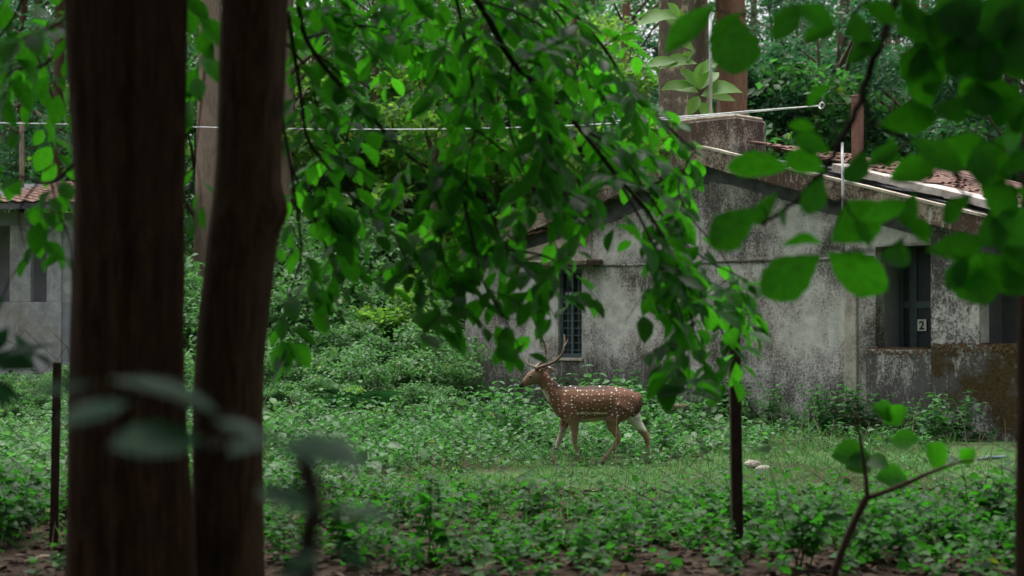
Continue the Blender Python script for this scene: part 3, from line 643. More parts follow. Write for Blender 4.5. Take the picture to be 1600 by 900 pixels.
spot = ss(846, 856, X) * (1 - ss(648, 656, Z - 6 * ss(950, 960, X) * 1.4)) * (1 - ss(988, 998, X)) * (1 - ss(.5, .8, -no[:, 2]))
at = bme.attributes.new('tint', 'FLOAT_COLOR', 'POINT'); at.data.foreach_set('color', np.concatenate([colr, spot[:, None]], 1).astype(np.float32).ravel())
t = NT('deer coat'); a = t.n('Attribute'); a.attribute_name = 'tint'
tc = t.n('TexCoord'); mp = t.n('Mapping'); mp.inputs['Rotation'].default_value = (math.pi / 2, 0, 0); mp.inputs['Scale'].default_value = (15.5, 21.5, 21.5); t.l(tc.outputs['Object'], mp.inputs[0])
vo = t.n('TexVoronoi'); vo.voronoi_dimensions = '2D'; vo.inputs['Scale'].default_value = 1; vo.inputs['Randomness'].default_value = 0.85; t.l(mp.outputs[0], vo.inputs['Vector'])
vs = t.n('SeparateXYZ'); t.l(vo.outputs['Color'], vs.inputs[0]); sp_ = t.ramp(t.math('DIVIDE', vo.outputs['Distance'], t.math('ADD', .55, t.math('MULTIPLY', vs.outputs[0], .75))), [(0.085, 1.0), (0.15, 0.0)])
fur = t.noise(t.coord('Object', (1, 1, 2.4)), 90, 4, 0.7)
c = t.mix(1.0, a.outputs['Color'], t.ramp(fur, [(0.3, 0.72), (0.7, 1.25)]), 'MULTIPLY')
c = t.mix(t.math('MULTIPLY', sp_, a.outputs['Alpha']), c, (0.72, 0.68, 0.60))
M['deer'] = t.done(t.principled(c, 0.75, fur, 0.3, 0.006, 0.25))
bme.materials.clear(); bme.materials.append(M['deer'])
link('body', bme, deer)
M['antler'] = plain('antler', (0.12, 0.08, 0.055), 0.6, 0.35, 20); M['antler_tip'] = plain('antler tip', (0.36, 0.30, 0.22), 0.5, 0.2, 20)
M['eye'] = plain('eye', (0.008, 0.006, 0.005), 0.35, 0.1, 5, 0, 0.6)
def antler(beam, brow, top):
    pts = smoothpath(beam, 6); n = len(pts)
    o = MB().tube(pts, [.0170 * (1 - .66 * i / n) + .0035 for i in range(n)], 8).build('antler', M['antler'], deer, True)
    for q_, r0 in ((brow, .0135), (top, .008)):
        pp = smoothpath(q_, 5); k = len(pp)
        MB().tube(pp, [r0 * (1 - .82 * (i / (k - 1)) ** 1.3) for i in range(k)], 7).build('tine', M['antler_tip'], o, True)
    MB().tube([beam[0] - Vector((0, 0, .02)), beam[0] + Vector((0, 0, .012))], .026, 9).build('burr', M['antler'], o, True)
antler([dp(839, 575, -.045), dp(847, 572, -.085), dp(858, 568, -.16), dp(869, 562, -.20), dp(877, 553, -.22), dp(880.5, 542, -.21), dp(881.5, 532, -.18), dp(880.5, 523, -.15)],
       [dp(837, 574, -.05), dp(831, 571, -.07), dp(825, 568, -.085), dp(821, 562, -.08), dp(820, 555, -.07)], [dp(880.5, 541, -.21), dp(884, 535, -.22), dp(886, 530, -.22)])
antler([dp(838, 574, .02), dp(843, 569, .05), dp(849, 563, .10), dp(853, 555, .14), dp(853, 545, .15), dp(850, 535, .14), dp(846, 526, .11)],
       [dp(837, 573, .02), dp(841, 569.5, .03), dp(845, 564, .035), dp(847.5, 557, .03), dp(847, 549, .02)], [dp(853, 547, .15), dp(858, 540, .15), dp(860, 534, .15)])
for y in (-.070, .043):
    mbe = bmesh.new(); bmesh.ops.create_uvsphere(mbe, u_segments=12, v_segments=8, radius=.0165); em = bpy.data.meshes.new('eye'); mbe.to_mesh(em); mbe.free(); em.materials.append(M['eye'])
    e = link('eye', em, deer); e.location = dp(828.5, 588, y); e.scale = (1.15, .6, .9)

# ------------------------------------------------------------------ trees: trunks
def trunk_mesh(name, path, rad, mat, n=40, lobes=(0, 0, 0), rough=.03, off=(0, 0, 0), lump=None):
    pts = smoothpath(path, 8); m = len(pts); R_ = np.interp(np.linspace(0, len(rad) - 1, m), range(len(rad)), rad)
    V = np.zeros((m, n, 3)); a = np.linspace(0, 2 * np.pi, n, endpoint=False)
    for i, p in enumerate(pts):
        k, amp, ph = lobes
        rr = R_[i] * (1 + amp * np.cos(k * (a - ph)) + rough * 2 * (vnoise(a * 4.0 + 3, np.full(n, p.z * .8), 4) - .5) * np.minimum(1, 1.2) + rough * (vnoise(a * 11.0, np.full(n, p.z * 2.2), 6) - .5))
        if lump:
            for lz, la, lr_, lh_ in lump:
                dA = (a - la + np.pi) % (2 * np.pi) - np.pi
                rr = rr + lh_ * np.exp(-(dA * R_[i] / lr_) ** 2 - ((p.z - lz) / lr_) ** 2)
        V[i, :, 0] = p.x + rr * np.cos(a); V[i, :, 1] = p.y + rr * np.sin(a); V[i, :, 2] = p.z
    idx = np.arange(m * n).reshape(m, n)
    F = np.stack([idx[:-1], np.roll(idx[:-1], -1, 1), np.roll(idx[1:], -1, 1), idx[1:]], -1).reshape(-1, 4)
    return npmesh(name, V.reshape(-1, 3) - np.array(off), F, mat, smooth=True)
def branchy(mb, a, b, r0, r1, wob=.05, n=6):
    a, b = Vector(a), Vector(b); L = (b - a).length
    pts = [a.lerp(b, i / n) + (Vector((random.gauss(0, 1), random.gauss(0, 1), random.gauss(0, .6))) * wob * L * (0 < i < n)) for i in range(n + 1)]
    mb.tube(pts, [r0 + (r1 - r0) * i / n for i in range(n + 1)], 7); return pts
def crown_cloud(clumps, per, leafL, tmpl=T_LEAF6, w=.3, down=.3):
    """leaf clumps: (centre, radius) list"""
    C = []; 
    for c, r in clumps:
        q = rng.normal(0, 1, (per, 3)); q = unit(q) * (rng.uniform(0, 1, (per, 1)) ** .45) * r; q[:, 2] *= .62
        C.append(np.array(c) + q)
    C = np.concatenate(C); n = len(C)
    return leafcloud(C, rand_dirs(n, down), rand_norms(n), rng.uniform(.65, 1.3, n) * leafL, w, tmpl)

# near trees (crowns mostly above the frame): left fluted tree, middle tree with the hanging boughs, broad leaved tree at the right edge
def near_tree(name, label, base, path, rad, bm_, lobes, lump, crown_c, crown_r, nclump, matleaf, leafL, z0=4.2, rough=.03):
    o = empty(name, base, 0, label=label, cat='tree', group=None)
    link('trunk', trunk_mesh('trunk', path, rad, M[bm_], 56, lobes, rough, base, lump), o)
    mb = MB(); cl = []
    top = Vector(path[-1])
    for i in range(nclump):
        a = 2 * math.pi * i / nclump + random.uniform(-.3, .3); rr = crown_r * random.uniform(.25, 1.0)
        e = Vector(crown_c) + Vector((rr * math.cos(a), rr * math.sin(a), random.uniform(-.25, .35) * crown_r))
        e.z = max(e.z, z0 + 0.2 * e.y + .8)
        st = Vector(path[-2]).lerp(top, random.uniform(0, 1)); branchy(mb, st, e, .07, .015, .04)
        for k in range(4):
            q = e.lerp(st, random.uniform(0, .35)) + Vector((random.gauss(0, .5), random.gauss(0, .5), random.gauss(0, .35))); r_ = random.uniform(.55, 1.0)
            if q.z - r_ * .6 < CAMH + .198 * max(q.y, 0) + .75 and q.y > 2.0: q.z = CAMH + .198 * q.y + .75 + r_ * .6
            cl.append((q, r_))
    mb.build('limbs', M[bm_], o, True, off=base)
    V, F, U = crown_cloud(cl, 240, leafL, T_LEAF6, .3)
    link('crown', npmesh('crown', V - np.array(base), F, M[matleaf], U), o, kind='stuff')
    return o
def V3(p): return (p[0], p[1], p[2])
TD = 7.0
def tp(px, z, d=TD): return Vector(((px - 800) / FPX * d, d, z))
z9, z6, z3, z0_ = [CAMH + (HOR - y) / FPX * TD for y in (900, 600, 300, 0)]
treeA = near_tree('fluted_tree', 'thick dark brown fluted trunk standing left of the slimmer trunk', tp(212, 0),
    [tp(212, -.15), tp(210, z9), tp(203, z6), tp(202, z3), tp(193, z0_), tp(186, 4.2), tp(180, 6.0)], [.32, .265, .233, .222, .247, .25, .20], 'bark_dark', (5, .055, 1.1), None, (-1.6, 6.2, 7.5), 3.0, 16, 'leaf_hang_i', .19, 4.0, .05)
treeB = near_tree('forking_tree', 'slimmer brown trunk with a knot whose leafy boughs hang across the clearing', tp(360, 0, 7.3),
    [tp(362, -.15, 7.3), tp(359, z9, 7.3), tp(359, z6, 7.3), tp(377, 1.9, 7.3), tp(388, 2.3, 7.3), tp(396, z0_ + .1, 7.3), tp(408, 4.4, 7.3), tp(425, 6.2, 7.3)], [.20, .152, .150, .150, .138, .145, .15, .12], 'bark_mid', (4, .03, .4), [(CAMH + (HOR - 330) / FPX * 7.3, -.25, .09, .055), (2.02, -1.9, .07, .03)], (-.4, 7.6, 7.6), 2.6, 14, 'leaf_hang_i', .19, 4.0, .035)
treeC = near_tree('broad_leaf_tree', 'dark trunk at the clearing edge carrying very large broad green leaves', tp(1625, 0, 7.0),
    [tp(1625, -.15), tp(1622, 1.2), tp(1630, 2.4), tp(1640, 4.2), tp(1630, 6.5)], [.12, .085, .08, .085, .06], 'bark_dark', (3, .03, .2), None, (2.0, 6.0, 7.2), 2.4, 12, 'leaf_teak_i', .30, 4.2)

# ------------------------------------------------------------------ hanging boughs of the middle tree
LEAVES = [npmesh('leaf', *[(lambda t: (t[0] * np.array([1, .25 + .02 * k, 1]), t[1]))(leaf_template(6, .10 + .05 * (k % 2), .05 + .10 * k, .50 + .02 * k, .85, 1, .05, k))][0], M['leaf_hang'], leaf_template(6)[2], True) for k in range(4)]
BIG = [npmesh('leaf', *[(lambda t: (t[0] * np.array([1, .27 + .03 * (k % 3), 1]), t[1]))(leaf_template(11, .07 + .05 * (k % 2), .06 + .06 * k, .55, .85, 1, .09, 20 + k, .05))][0], M['leaf_teak'], leaf_template(11)[2], True) for k in range(5)]
T_H = leaf_template(4, .12, .14, .5, .8)
def leaf_matrix(c, d, n, L):
    d = Vector(d).normalized(); s = Vector(n).cross(d)
    if s.length < 1e-4: s = d.orthogonal()
    s.normalize(); n = d.cross(s)
    return Matrix(((d.x * L, s.x * L, n.x * L, c[0]), (d.y * L, s.y * L, n.y * L, c[1]), (d.z * L, s.z * L, n.z * L, c[2]), (0, 0, 0, 1)))
def bough_leaves(path, twigs_per_m, tw_len, leaf_gap, leafL, droop, accept, spread=.7):
    """twigs and leaf frames along a bough path"""
    twigs, frames = [], []
    pts = path; L = sum((pts[i + 1] - pts[i]).length for i in range(len(pts) - 1)); n = max(2, int(L * twigs_per_m))
    for k in range(n):
        f = (k + random.random()) / n * (len(pts) - 1.001); i = int(f); p = pts[i].lerp(pts[i + 1], f - i); tg = (pts[i + 1] - pts[i]).normalized()
        d = (tg * random.uniform(.2, .9) + Vector((random.gauss(0, 1), random.gauss(0, .8), random.gauss(0, .5))).normalized() * spread + Vector((0, 0, -.35 * droop))).normalized()
        q = p.copy(); tw = [q.copy()]; l = tw_len * random.uniform(.5, 1.25); m = max(3, int(l / .05)); side = 1
        for j in range(m):
            d = (d + Vector((random.gauss(0, .07), random.gauss(0, .07), random.gauss(0, .05) - .055 * droop))).normalized(); q = q + d * (l / m); tw.append(q.copy())
            if j % max(1, int(round(leaf_gap / (l / m)))) == 0 or j >= m - 2:
                side = -side; sv = d.cross(Vector((0, 0, 1)));
                if sv.length < .2: sv = Vector((1, 0, 0))
                sv.normalize()
                ld = (d * random.uniform(.35, .9) + sv * side * random.uniform(.4, .9) + Vector((0, 0, -random.uniform(.1, .75) * droop))).normalized()
                if j == m - 1: ld = (d + Vector((0, 0, -.4))).normalized()
                nn = (Vector((0, 0, 1)) + Vector((random.gauss(0, .4), random.gauss(-.25, .45), random.gauss(0, .2)))).normalized()
                c = q + ld * .012; l_ = leafL * random.uniform(.6, 1.2)
                if accept(c + ld * l_ * .5): frames.append((c, ld, nn, l_))
        ok = [t for t in tw]
        a = pix(tw[-1])
        if accept(tw[len(tw) // 2]): twigs.append(ok)
    return twigs, frames
MASS = [(446, -40), (1000, -40), (1000, 60), (1040, 160), (1095, 225), (1110, 265), (1085, 300), (1130, 380), (1175, 425), (1195, 480), (1190, 560), (1160, 600), (1100, 640), (1040, 640), (1005, 560), (1010, 440), (960, 370), (930, 400), (948, 480), (915, 500), (870, 520), (838, 545), (845, 570), (800, 582), (765, 560), (735, 515), (700, 545), (660, 540), (640, 470), (560, 440), (520, 500), (470, 560), (430, 610), (432, 300)]
def acc(c):
    x, y = pix(c)
    if not bool(inpoly(x, y, MASS)): return False
    if 915 < x < 1010 and 290 < y < 480 and random.random() < .6: return False
    if 862 < x < 915 and 418 < y < 565 and random.random() < .8: return False
    if 822 < x < 892 and 525 < y < 590 and random.random() < .85: return False
    if 700 < x < 860 and 500 < y < 600 and random.random() < .45: return False
    if 460 < x < 700 and 95 < y < 330 and random.random() < .5: return False
    if 440 < x < 700 and y > 360 and random.random() < .2: return False
    return True
BOUGHS = [  # (pixel x, pixel y, distance) along each bough, start radius
    ([(560, -150, 7.9), (690, -50, 8.3), (745, 0, 8.6), (800, 95, 8.8), (850, 140, 8.9), (905, 200, 9.0), (960, 270, 9.1), (1015, 335, 9.1), (1060, 420, 9.0), (1085, 520, 9.0)], .022),
    ([(700, -60, 8.4), (722, 40, 8.7), (738, 130, 8.8), (742, 200, 8.8), (730, 260, 8.8), (731, 295, 8.8)], .011),
    ([(425, -140, 7.6), (462, -10, 8.2), (478, 60, 8.5), (520, 120, 8.7), (560, 160, 8.9), (610, 215, 9.0), (655, 255, 9.0), (715, 275, 9.1), (760, 320, 9.2), (790, 390, 9.2), (835, 430, 9.2), (900, 455, 9.2)], .016),
    ([(450, 20, 8.0), (470, 150, 8.4), (480, 215, 8.5), (515, 265, 8.6), (560, 320, 8.7), (610, 360, 8.8), (650, 430, 8.8), (690, 480, 8.8)], .012),
    ([(610, -90, 8.2), (760, -45, 9.2), (880, 10, 9.6), (940, 70, 9.8), (985, 140, 9.8), (1035, 190, 9.8), (1085, 235, 9.8)], .015),
    ([(905, 200, 9.0), (965, 235, 9.2), (1010, 300, 9.4), (1060, 370, 9.5), (1110, 410, 9.5), (1160, 440, 9.5), (1180, 520, 9.5)], .010),
    ([(960, 270, 9.1), (1010, 360, 8.9), (1050, 450, 8.8), (1075, 540, 8.7), (1075, 620, 8.7)], .009),
    ([(715, 275, 9.1), (740, 380, 9.0), (755, 440, 8.9), (790, 500, 8.9), (815, 550, 8.9)], .009),
    ([(790, 390, 9.2), (850, 400, 9.4), (900, 430, 9.5), (935, 470, 9.5)], .008),
    ([(440, 180, 8.2), (460, 300, 8.4), (470, 400, 8.5), (450, 470, 8.5), (435, 560, 8.5)], .009),
    ([(478, 60, 8.5), (560, 40, 9.2), (640, 60, 9.8), (700, 110, 10.1), (760, 160, 10.2)], .010),
    ([(745, 0, 8.6), (830, 30, 9.4), (900, 90, 10.0), (940, 150, 10.2), (990, 230, 10.2)], .010),
    ([(500, -120, 8.2), (590, -40, 9.0), (650, 10, 9.4), (690, 80, 9.5), (700, 160, 9.5)], .010),
    ([(655, 255, 9.0), (690, 330, 8.8), (690, 400, 8.7), (720, 460, 8.7)], .008),
    ([(850, 140, 8.9), (860, 220, 8.6), (880, 300, 8.5), (920, 350, 8.5), (925, 400, 8.5)], .009),
    ([(800, 95, 8.8), (795, 190, 9.3), (820, 270, 9.5), (850, 330, 9.6), (870, 390, 9.6)], .008),
    ([(560, 160, 8.9), (540, 230, 9.3), (560, 290, 9.5), (590, 330, 9.5)], .007),
    ([(440, -60, 8.4), (520, -20, 9.0), (590, 30, 9.6), (640, 90, 9.9), (660, 150, 10.0)], .009),
    ([(760, -60, 8.8), (840, -10, 9.4), (890, 50, 9.7), (920, 130, 9.9), (930, 200, 9.9), (950, 290, 9.9)], .010),
    ([(440, 60, 8.2), (480, 110, 8.6), (500, 180, 8.9), (530, 240, 9.0), (600, 290, 9.1), (650, 320, 9.1)], .009),
    ([(740, 200, 8.8), (790, 240, 9.0), (830, 290, 9.1), (870, 330, 9.1)], .008),
    ([(1060, 420, 9.0), (1090, 470, 9.2), (1130, 520, 9.3), (1150, 570, 9.3)], .007),
    ([(455, 260, 8.4), (490, 340, 8.8), (520, 400, 8.9), (560, 440, 8.9)], .007),
    ([(1085, 235, 9.8), (1060, 290, 9.6), (1080, 340, 9.5), (1130, 400, 9.5), (1165, 470, 9.5)], .008),
]
baseB = treeB.location
all_fr = []; bough_objs = []
for path, r0 in BOUGHS:
    pts = smoothpath([P(*q) for q in path], 6); m = len(pts)
    mb = MB().tube(pts, [r0 * (1 - .75 * i / m) for i in range(m)], 6)
    tw, fr = bough_leaves(pts, 7.6, .52, .066, .158, .35, acc)
    for t_ in tw: mb.tube(t_[::2] if len(t_) > 4 else t_, [.0042 * (1 - .6 * i / max(1, len(t_[::2] if len(t_) > 4 else t_) - 1)) for i in range(len(t_[::2] if len(t_) > 4 else t_))], 4, False)
    bo = mb.build('bough', M['twig'], treeB, True, off=baseB)
    bough_objs.append(bo); all_fr += [(f, bo) for f in fr]
def put_leaves(tree, base, frames, meshes, mass_mat, tmpl, wid, limit=290, scl=(1, 1, 1)):
    """the largest as leaf objects on their bough, the rest as one mass"""
    order = sorted(range(len(frames)), key=lambda i: -frames[i][0][3] / frames[i][0][0].y)
    keep = set(order[:limit]); rest = []
    for i, ((c, d, n, l), bo) in enumerate(frames):
        if i in keep:
            o = link('leaf', meshes[i % len(meshes)], bo); mm = leaf_matrix(c - base, d, n, l); o.matrix_basis = mm
        else: rest.append((c, d, n, l))
    if rest:
        C, D, N, L = [np.array([list(r[k]) for r in rest]) for k in range(3)] + [np.array([r[3] for r in rest])]
        V, F, U = leafcloud(C, D, N, L, wid, tmpl)
        link('foliage', npmesh('foliage', V - np.array(base), F, mass_mat, U, True), tree, kind='stuff')
print('hanging leaves', len(all_fr))
put_leaves(treeB, baseB, all_fr, LEAVES, M['leaf_hang_i'], T_H, .26)

# left dark boughs of the fluted tree
baseA = treeA.location
MASSL = [(-60, -60), (116, -60), (116, 470), (60, 470), (30, 400), (-60, 330)]
MASSG = [(284, -40), (346, -40), (340, 380), (286, 380)]
def accL(c):
    x, y = pix(c); r = bool(inpoly(x, y, MASSL)) or bool(inpoly(x, y, MASSG))
    if 30 < x < 60 and 190 < y < 300: return random.random() < .3 and r
    return r
frA = []
for path, r0 in [([(150, -60, 7.4), (60, -40, 7.8), (20, 30, 8.0), (-30, 90, 8.0)], .012), ([(120, 40, 7.6), (70, 100, 8.0), (20, 110, 8.2), (-20, 160, 8.2)], .010), ([(130, 240, 7.5), (80, 285, 7.8), (30, 275, 8.0), (-30, 265, 8.0)], .011),
                 ([(80, 285, 7.8), (95, 340, 7.8), (110, 380, 7.8), (112, 440, 7.8)], .007), ([(60, 285, 7.9), (30, 330, 8.0), (40, 390, 8.0)], .006), ([(120, 0, 7.6), (100, 30, 8.2), (60, 60, 8.4), (40, 130, 8.4), (50, 210, 8.4)], .009),
                 ([(260, -40, 7.8), (310, 20, 8.2), (320, 100, 8.4), (310, 200, 8.4), (300, 300, 8.4), (310, 350, 8.4)], .008)]:
    pts = smoothpath([P(*q) for q in path], 6); m = len(pts); mb = MB().tube(pts, [r0 * (1 - .7 * i / m) for i in range(m)], 6)
    tw, fr = bough_leaves(pts, 5.5, .45, .070, .158, .5, accL)
    for t_ in tw: mb.tube(t_, .003, 4, False)
    bo = mb.build('bough', M['twig'], treeA, True, off=baseA); frA += [(f, bo) for f in fr]
put_leaves(treeA, baseA, frA, LEAVES, M['leaf_hang_i'], T_H, .26)

# ------------------------------------------------------------------ broad leaves at the right, each placed on its twig
baseC = treeC.location
TW = [([(1640, -420, 6.9), (1560, -250, 6.6), (1470, -110, 6.4), (1408, -10, 6.3), (1375, 70, 6.2), (1353, 125, 6.15), (1344, 160, 6.1), (1305, 235, 6.1), (1282, 272, 6.1), (1232, 322, 6.1), (1190, 350, 6.1)], .021),
      ([(1350, 140, 6.15), (1356, 185, 6.1), (1350, 225, 6.0), (1352, 270, 6.0)], .008),
      ([(1362, 192, 6.1), (1410, 212, 6.1), (1450, 230, 6.1), (1490, 270, 6.1), (1530, 285, 6.1), (1570, 270, 6.1), (1610, 210, 6.1)], .009),
      ([(1400, -40, 6.3), (1345, 10, 6.3), (1318, 70, 6.3), (1298, 130, 6.3), (1275, 210, 6.3)], .008),
      ([(1282, 272, 6.1), (1300, 320, 6.1), (1318, 310, 6.0), (1290, 385, 6.0)], .006),
      ([(1490, 270, 6.1), (1510, 310, 6.1), (1545, 350, 6.1), (1560, 390, 6.1)], .007),
      ([(1250, -60, 6.6), (1220, 0, 6.3), (1180, 20, 6.2), (1150, 24, 6.2), (1110, 10, 6.2)], .007),
      ([(1470, -110, 6.4), (1490, 0, 6.4), (1500, 60, 6.4), (1500, 150, 6.4)], .008),
      ([(1600, -100, 6.6), (1580, 0, 6.5), (1570, 60, 6.5), (1590, 140, 6.5)], .009),
      ([(1318, 310, 6.0), (1340, 350, 6.0), (1360, 385, 6.0)], .005),
      ([(1290, 385, 6.0), (1360, 395, 6.0), (1410, 380, 6.0), (1450, 392, 6.0), (1510, 402, 6.0)], .005)]
twig_objs = []
for path, r0 in TW:
    pts = smoothpath([P(*q) for q in path], 6); m = len(pts)
    pts = [p + Vector((random.gauss(0, .004), random.gauss(0, .004), random.gauss(0, .004))) for p in pts]
    twig_objs.append((MB().tube(pts, [r0 * (1 - .65 * i / m) for i in range(m)], 7).build('bough', M['twig'], treeC, True, off=baseC), [pix(p) for p in pts]))
BL = [  # base px, tip px, turn of the blade towards the viewer (1 = full face), width factor
    (1150, 22, 1148, 112, 1, 1.5), (1120, 8, 1045, 72, .7, .7), (1165, 18, 1100, 60, .35, .7), (1250, 5, 1215, 52, .8, 1), (1240, 10, 1300, 30, .7, .9), (1330, 15, 1350, 70, .8, 1.1), (1310, 40, 1260, 60, .6, .9),
    (1410, 0, 1440, 60, .9, 1.1), (1470, -10, 1500, 95, 1, 1.1), (1500, 10, 1445, 70, .8, 1.1), (1530, 0, 1560, 90, .9, 1.2), (1570, 40, 1610, 120, .9, 1.2), (1500, 120, 1540, 175, .9, 1.2), (1490, 100, 1440, 140, .7, .9), (1590, 130, 1560, 185, .9, 1.1),
    (1283, 397, 1194, 458, 1, 1.1), (1291, 394, 1380, 452, 1, 1.0), (1297, 378, 1372, 325, .95, 1.1), (1288, 382, 1222, 372, .5, .8), (1290, 268, 1228, 238, .8, 1), (1284, 274, 1262, 332, .9, 1.1), (1240, 262, 1140, 258, .7, .7), (1215, 300, 1180, 345, .6, .8), (1190, 322, 1108, 385, .95, .95),
    (1230, 322, 1215, 358, .7, .9), (1300, 240, 1245, 215, .8, 1), (1352, 262, 1400, 232, .7, .9), (1372, 196, 1460, 178, .8, .9), (1395, 210, 1385, 262, .9, 1.0), (1450, 232, 1555, 236, .9, .85), (1420, 216, 1500, 262, .9, .9), (1470, 250, 1400, 275, .8, .85), (1530, 286, 1590, 330, .9, 1.1),
    (1560, 272, 1612, 240, .9, 1), (1408, 372, 1396, 424, 1, 1.1), (1445, 392, 1532, 380, .95, .9), (1452, 385, 1425, 340, .7, .9), (1512, 402, 1535, 476, 1, 1.3), (1530, 395, 1600, 452, .95, 1.1), (1515, 400, 1480, 452, .9, .9), (1340, 345, 1410, 318, .8, .8), (1430, 300, 1412, 352, .7, .9),
    (1545, 330, 1552, 385, .9, 1.1), (1520, 305, 1470, 345, .8, .9), (1555, 350, 1610, 370, .9, 1), (1560, 385, 1615, 420, .9, 1.1), (1360, 388, 1340, 345, .5, .8), (1350, 230, 1330, 290, .6, .8), (1500, 60, 1555, 80, .6, 1), (1600, 200, 1560, 240, .8, 1.1), (1380, 60, 1330, 95, .5, .8), (1300, 130, 1260, 165, .5, .8), (1275, 205, 1235, 190, .5, .8),
    (1345, 5, 1400, 30, .8, 1.0), (1440, -20, 1400, 30, .8, 1.1), (1590, 20, 1540, 40, .8, 1.2), (1600, -10, 1575, 60, .8, 1.2), (1510, 150, 1470, 190, .8, 1.0), (1500, 140, 1545, 140, .6, 1.)]
random.seed(77)
for q_ in range(26):
    while True:
        bx_, by_ = random.uniform(1230, 1620), random.uniform(-30, 440)
        if bool(inpoly(bx_, by_, [(1380, -30), (1620, -30), (1620, 440), (1560, 430), (1545, 300), (1520, 150), (1400, 70)])): break
    a = random.uniform(.2, 2.9); l = random.uniform(55, 95); BL.append((bx_, by_, bx_ + l * math.cos(a), by_ + l * math.sin(a), random.uniform(.5, 1), random.uniform(.85, 1.25)))
for i, (bx_, by_, tx, ty, face, wf) in enumerate(BL):
    best = min(((px - bx_) ** 2 + (py - by_) ** 2, k) for k, (o_, pp) in enumerate(twig_objs) for px, py in pp)
    bo = twig_objs[best[1]][0]; d0_ = 6.05 + random.uniform(-.12, .12)
    b = P(bx_, by_, d0_); tip = P(tx, ty, d0_ - random.uniform(.0, .07)); d = tip - b; L = d.length * 1.08
    view = (Vector((0, 0, CAMH)) - b).normalized(); up = Vector((0, 0, 1)); n = view * (-face if random.random() < .55 else face) + up * (1.05 - face) + Vector((random.gauss(0, .15), 0, random.gauss(0, .15)))
    o = link('leaf', BIG[i % 5], bo); mm = leaf_matrix(b - baseC, d, n, L); s2 = Matrix.Diagonal((1, wf, 1, 1)); o.matrix_basis = mm @ s2
    # stalk from twig to blade
    px, py = min(((px - bx_) ** 2 + (py - by_) ** 2, (px, py)) for px, py in twig_objs[best[1]][1])[1]
    if best[0] > 16: MB().tube([P(px, py, 6.1), (P(px, py, 6.1) + b) / 2 + Vector((0, 0, .01)), b], .0032, 5, False).build('stalk', M['twig'], bo, True, off=baseC)

# ------------------------------------------------------------------ sapling close to the lens, bare forked sapling
sb = P(486, 900, 2.6); sb.z = 0
sap = empty('young_sapling', sb, 0, label='young sapling with wide bluish green leaves close before the trunks', cat='sapling')
stp = [Vector((sb.x, 2.6, -.05)), Vector((sb.x + .01, 2.6, .6)), P(480, 900, 2.6), P(490, 800, 2.6), P(474, 715, 2.6), P(455, 690, 2.6)]
MB().tube(smoothpath(stp, 5), [.020] * 6 + [.016] * 20, 8).build('stem', M['twig'], sap, True, off=sb)
for a, b, c in (((474, 715), (380, 660), (200, 605)), ((490, 800), (500, 790), (530, 790)), ((380, 660), (330, 700), (320, 690))):
    MB().tube(smoothpath([P(*a, 2.6), P(*b, 2.5), P(*c, 2.4)], 5), .005, 6).build('twig', M['twig'], sap, True, off=sb)
SAPM = [m.copy() for m in BIG[:2]]
for m in SAPM: m.materials.clear(); m.materials.append(M['leaf_dark'])
for i, (a0, b0, a1, b1, up, w_) in enumerate([(150, 600, 40, 615, .9, .55), (165, 592, 340, 634, .9, .5), (210, 625, 95, 660, .7, .8), (330, 690, 170, 690, .5, .85), (330, 655, 415, 684, .9, .6), (430, 690, 565, 722, .85, .75), (505, 800, 618, 806, .85, .6), (400, 765, 480, 792, .8, .7), (500, 860, 440, 905, .7, .9), (520, 850, 580, 895, .8, .8), (420, 690, 360, 705, .8, .7)]):
    b = P(a0, b0, 2.45); tip = P(a1, b1, 2.35 + .1 * random.random()); d = tip - b
    o = link('leaf', SAPM[i % 2], sap); o.matrix_basis = leaf_matrix(b - sb, d, Vector((0, -.45, up)), d.length) @ Matrix.Diagonal((1, w_, .6, 1))
fb = P(1310, 900, 8.2); fb.z = 0
fs = empty('forked_sapling', fb, 0, label='bare forked brown sapling leaning before the mossy parapet', cat='sapling')
main = smoothpath([Vector((fb.x - .05, 8.2, -.05)), P(1300, 915, 8.2), P(1322, 845, 8.2), P(1355, 775, 8.2)], 6)
MB().tube(main, [.024] * 4 + [.019] * 30, 8).build('stem', M['twig_lit'], fs, True, off=fb)
MB().tube(smoothpath([P(1355, 777, 8.2), P(1352, 740, 8.2), P(1345, 690, 8.2), P(1335, 646, 8.2)], 5), [.013 - .0005 * i for i in range(16)], 7).build('branch', M['twig_lit'], fs, True, off=fb)
MB().tube(smoothpath([P(1354, 778, 8.2), P(1400, 762, 8.15), P(1450, 740, 8.1), P(1500, 722, 8.1), P(1522, 720, 8.1)], 5), [.014 - .0005 * i for i in range(21)], 7).build('branch', M['twig_lit'], fs, True, off=fb)
SMALL = [m.copy() for m in LEAVES[:3]]
for m in SMALL: m.materials.clear(); m.materials.append(M['leaf_teak'])
for i, (a0, b0, a1, b1, up) in enumerate([(1380, 660, 1412, 640, .3), (1395, 650, 1372, 638, .3), (1390, 690, 1424, 684, .4), (1360, 710, 1308, 712, .4), (1362, 722, 1330, 728, .4), (1475, 728, 1460, 702, .2), (1500, 722, 1520, 706, .4), (1420, 752, 1380, 745, .5), (1350, 716, 1380, 722, .5), (1186, 700, 1200, 706, .4)]):
    b = P(a0, b0, 8.6); d = P(a1, b1, 8.5) - b
    o = link('leaf', SMALL[i % 3], fs); o.matrix_basis = leaf_matrix(b - fb, d, Vector((.1, -.9, up)), d.length * 1.15) @ Matrix.Diagonal((1, 1.3, 1, 1))

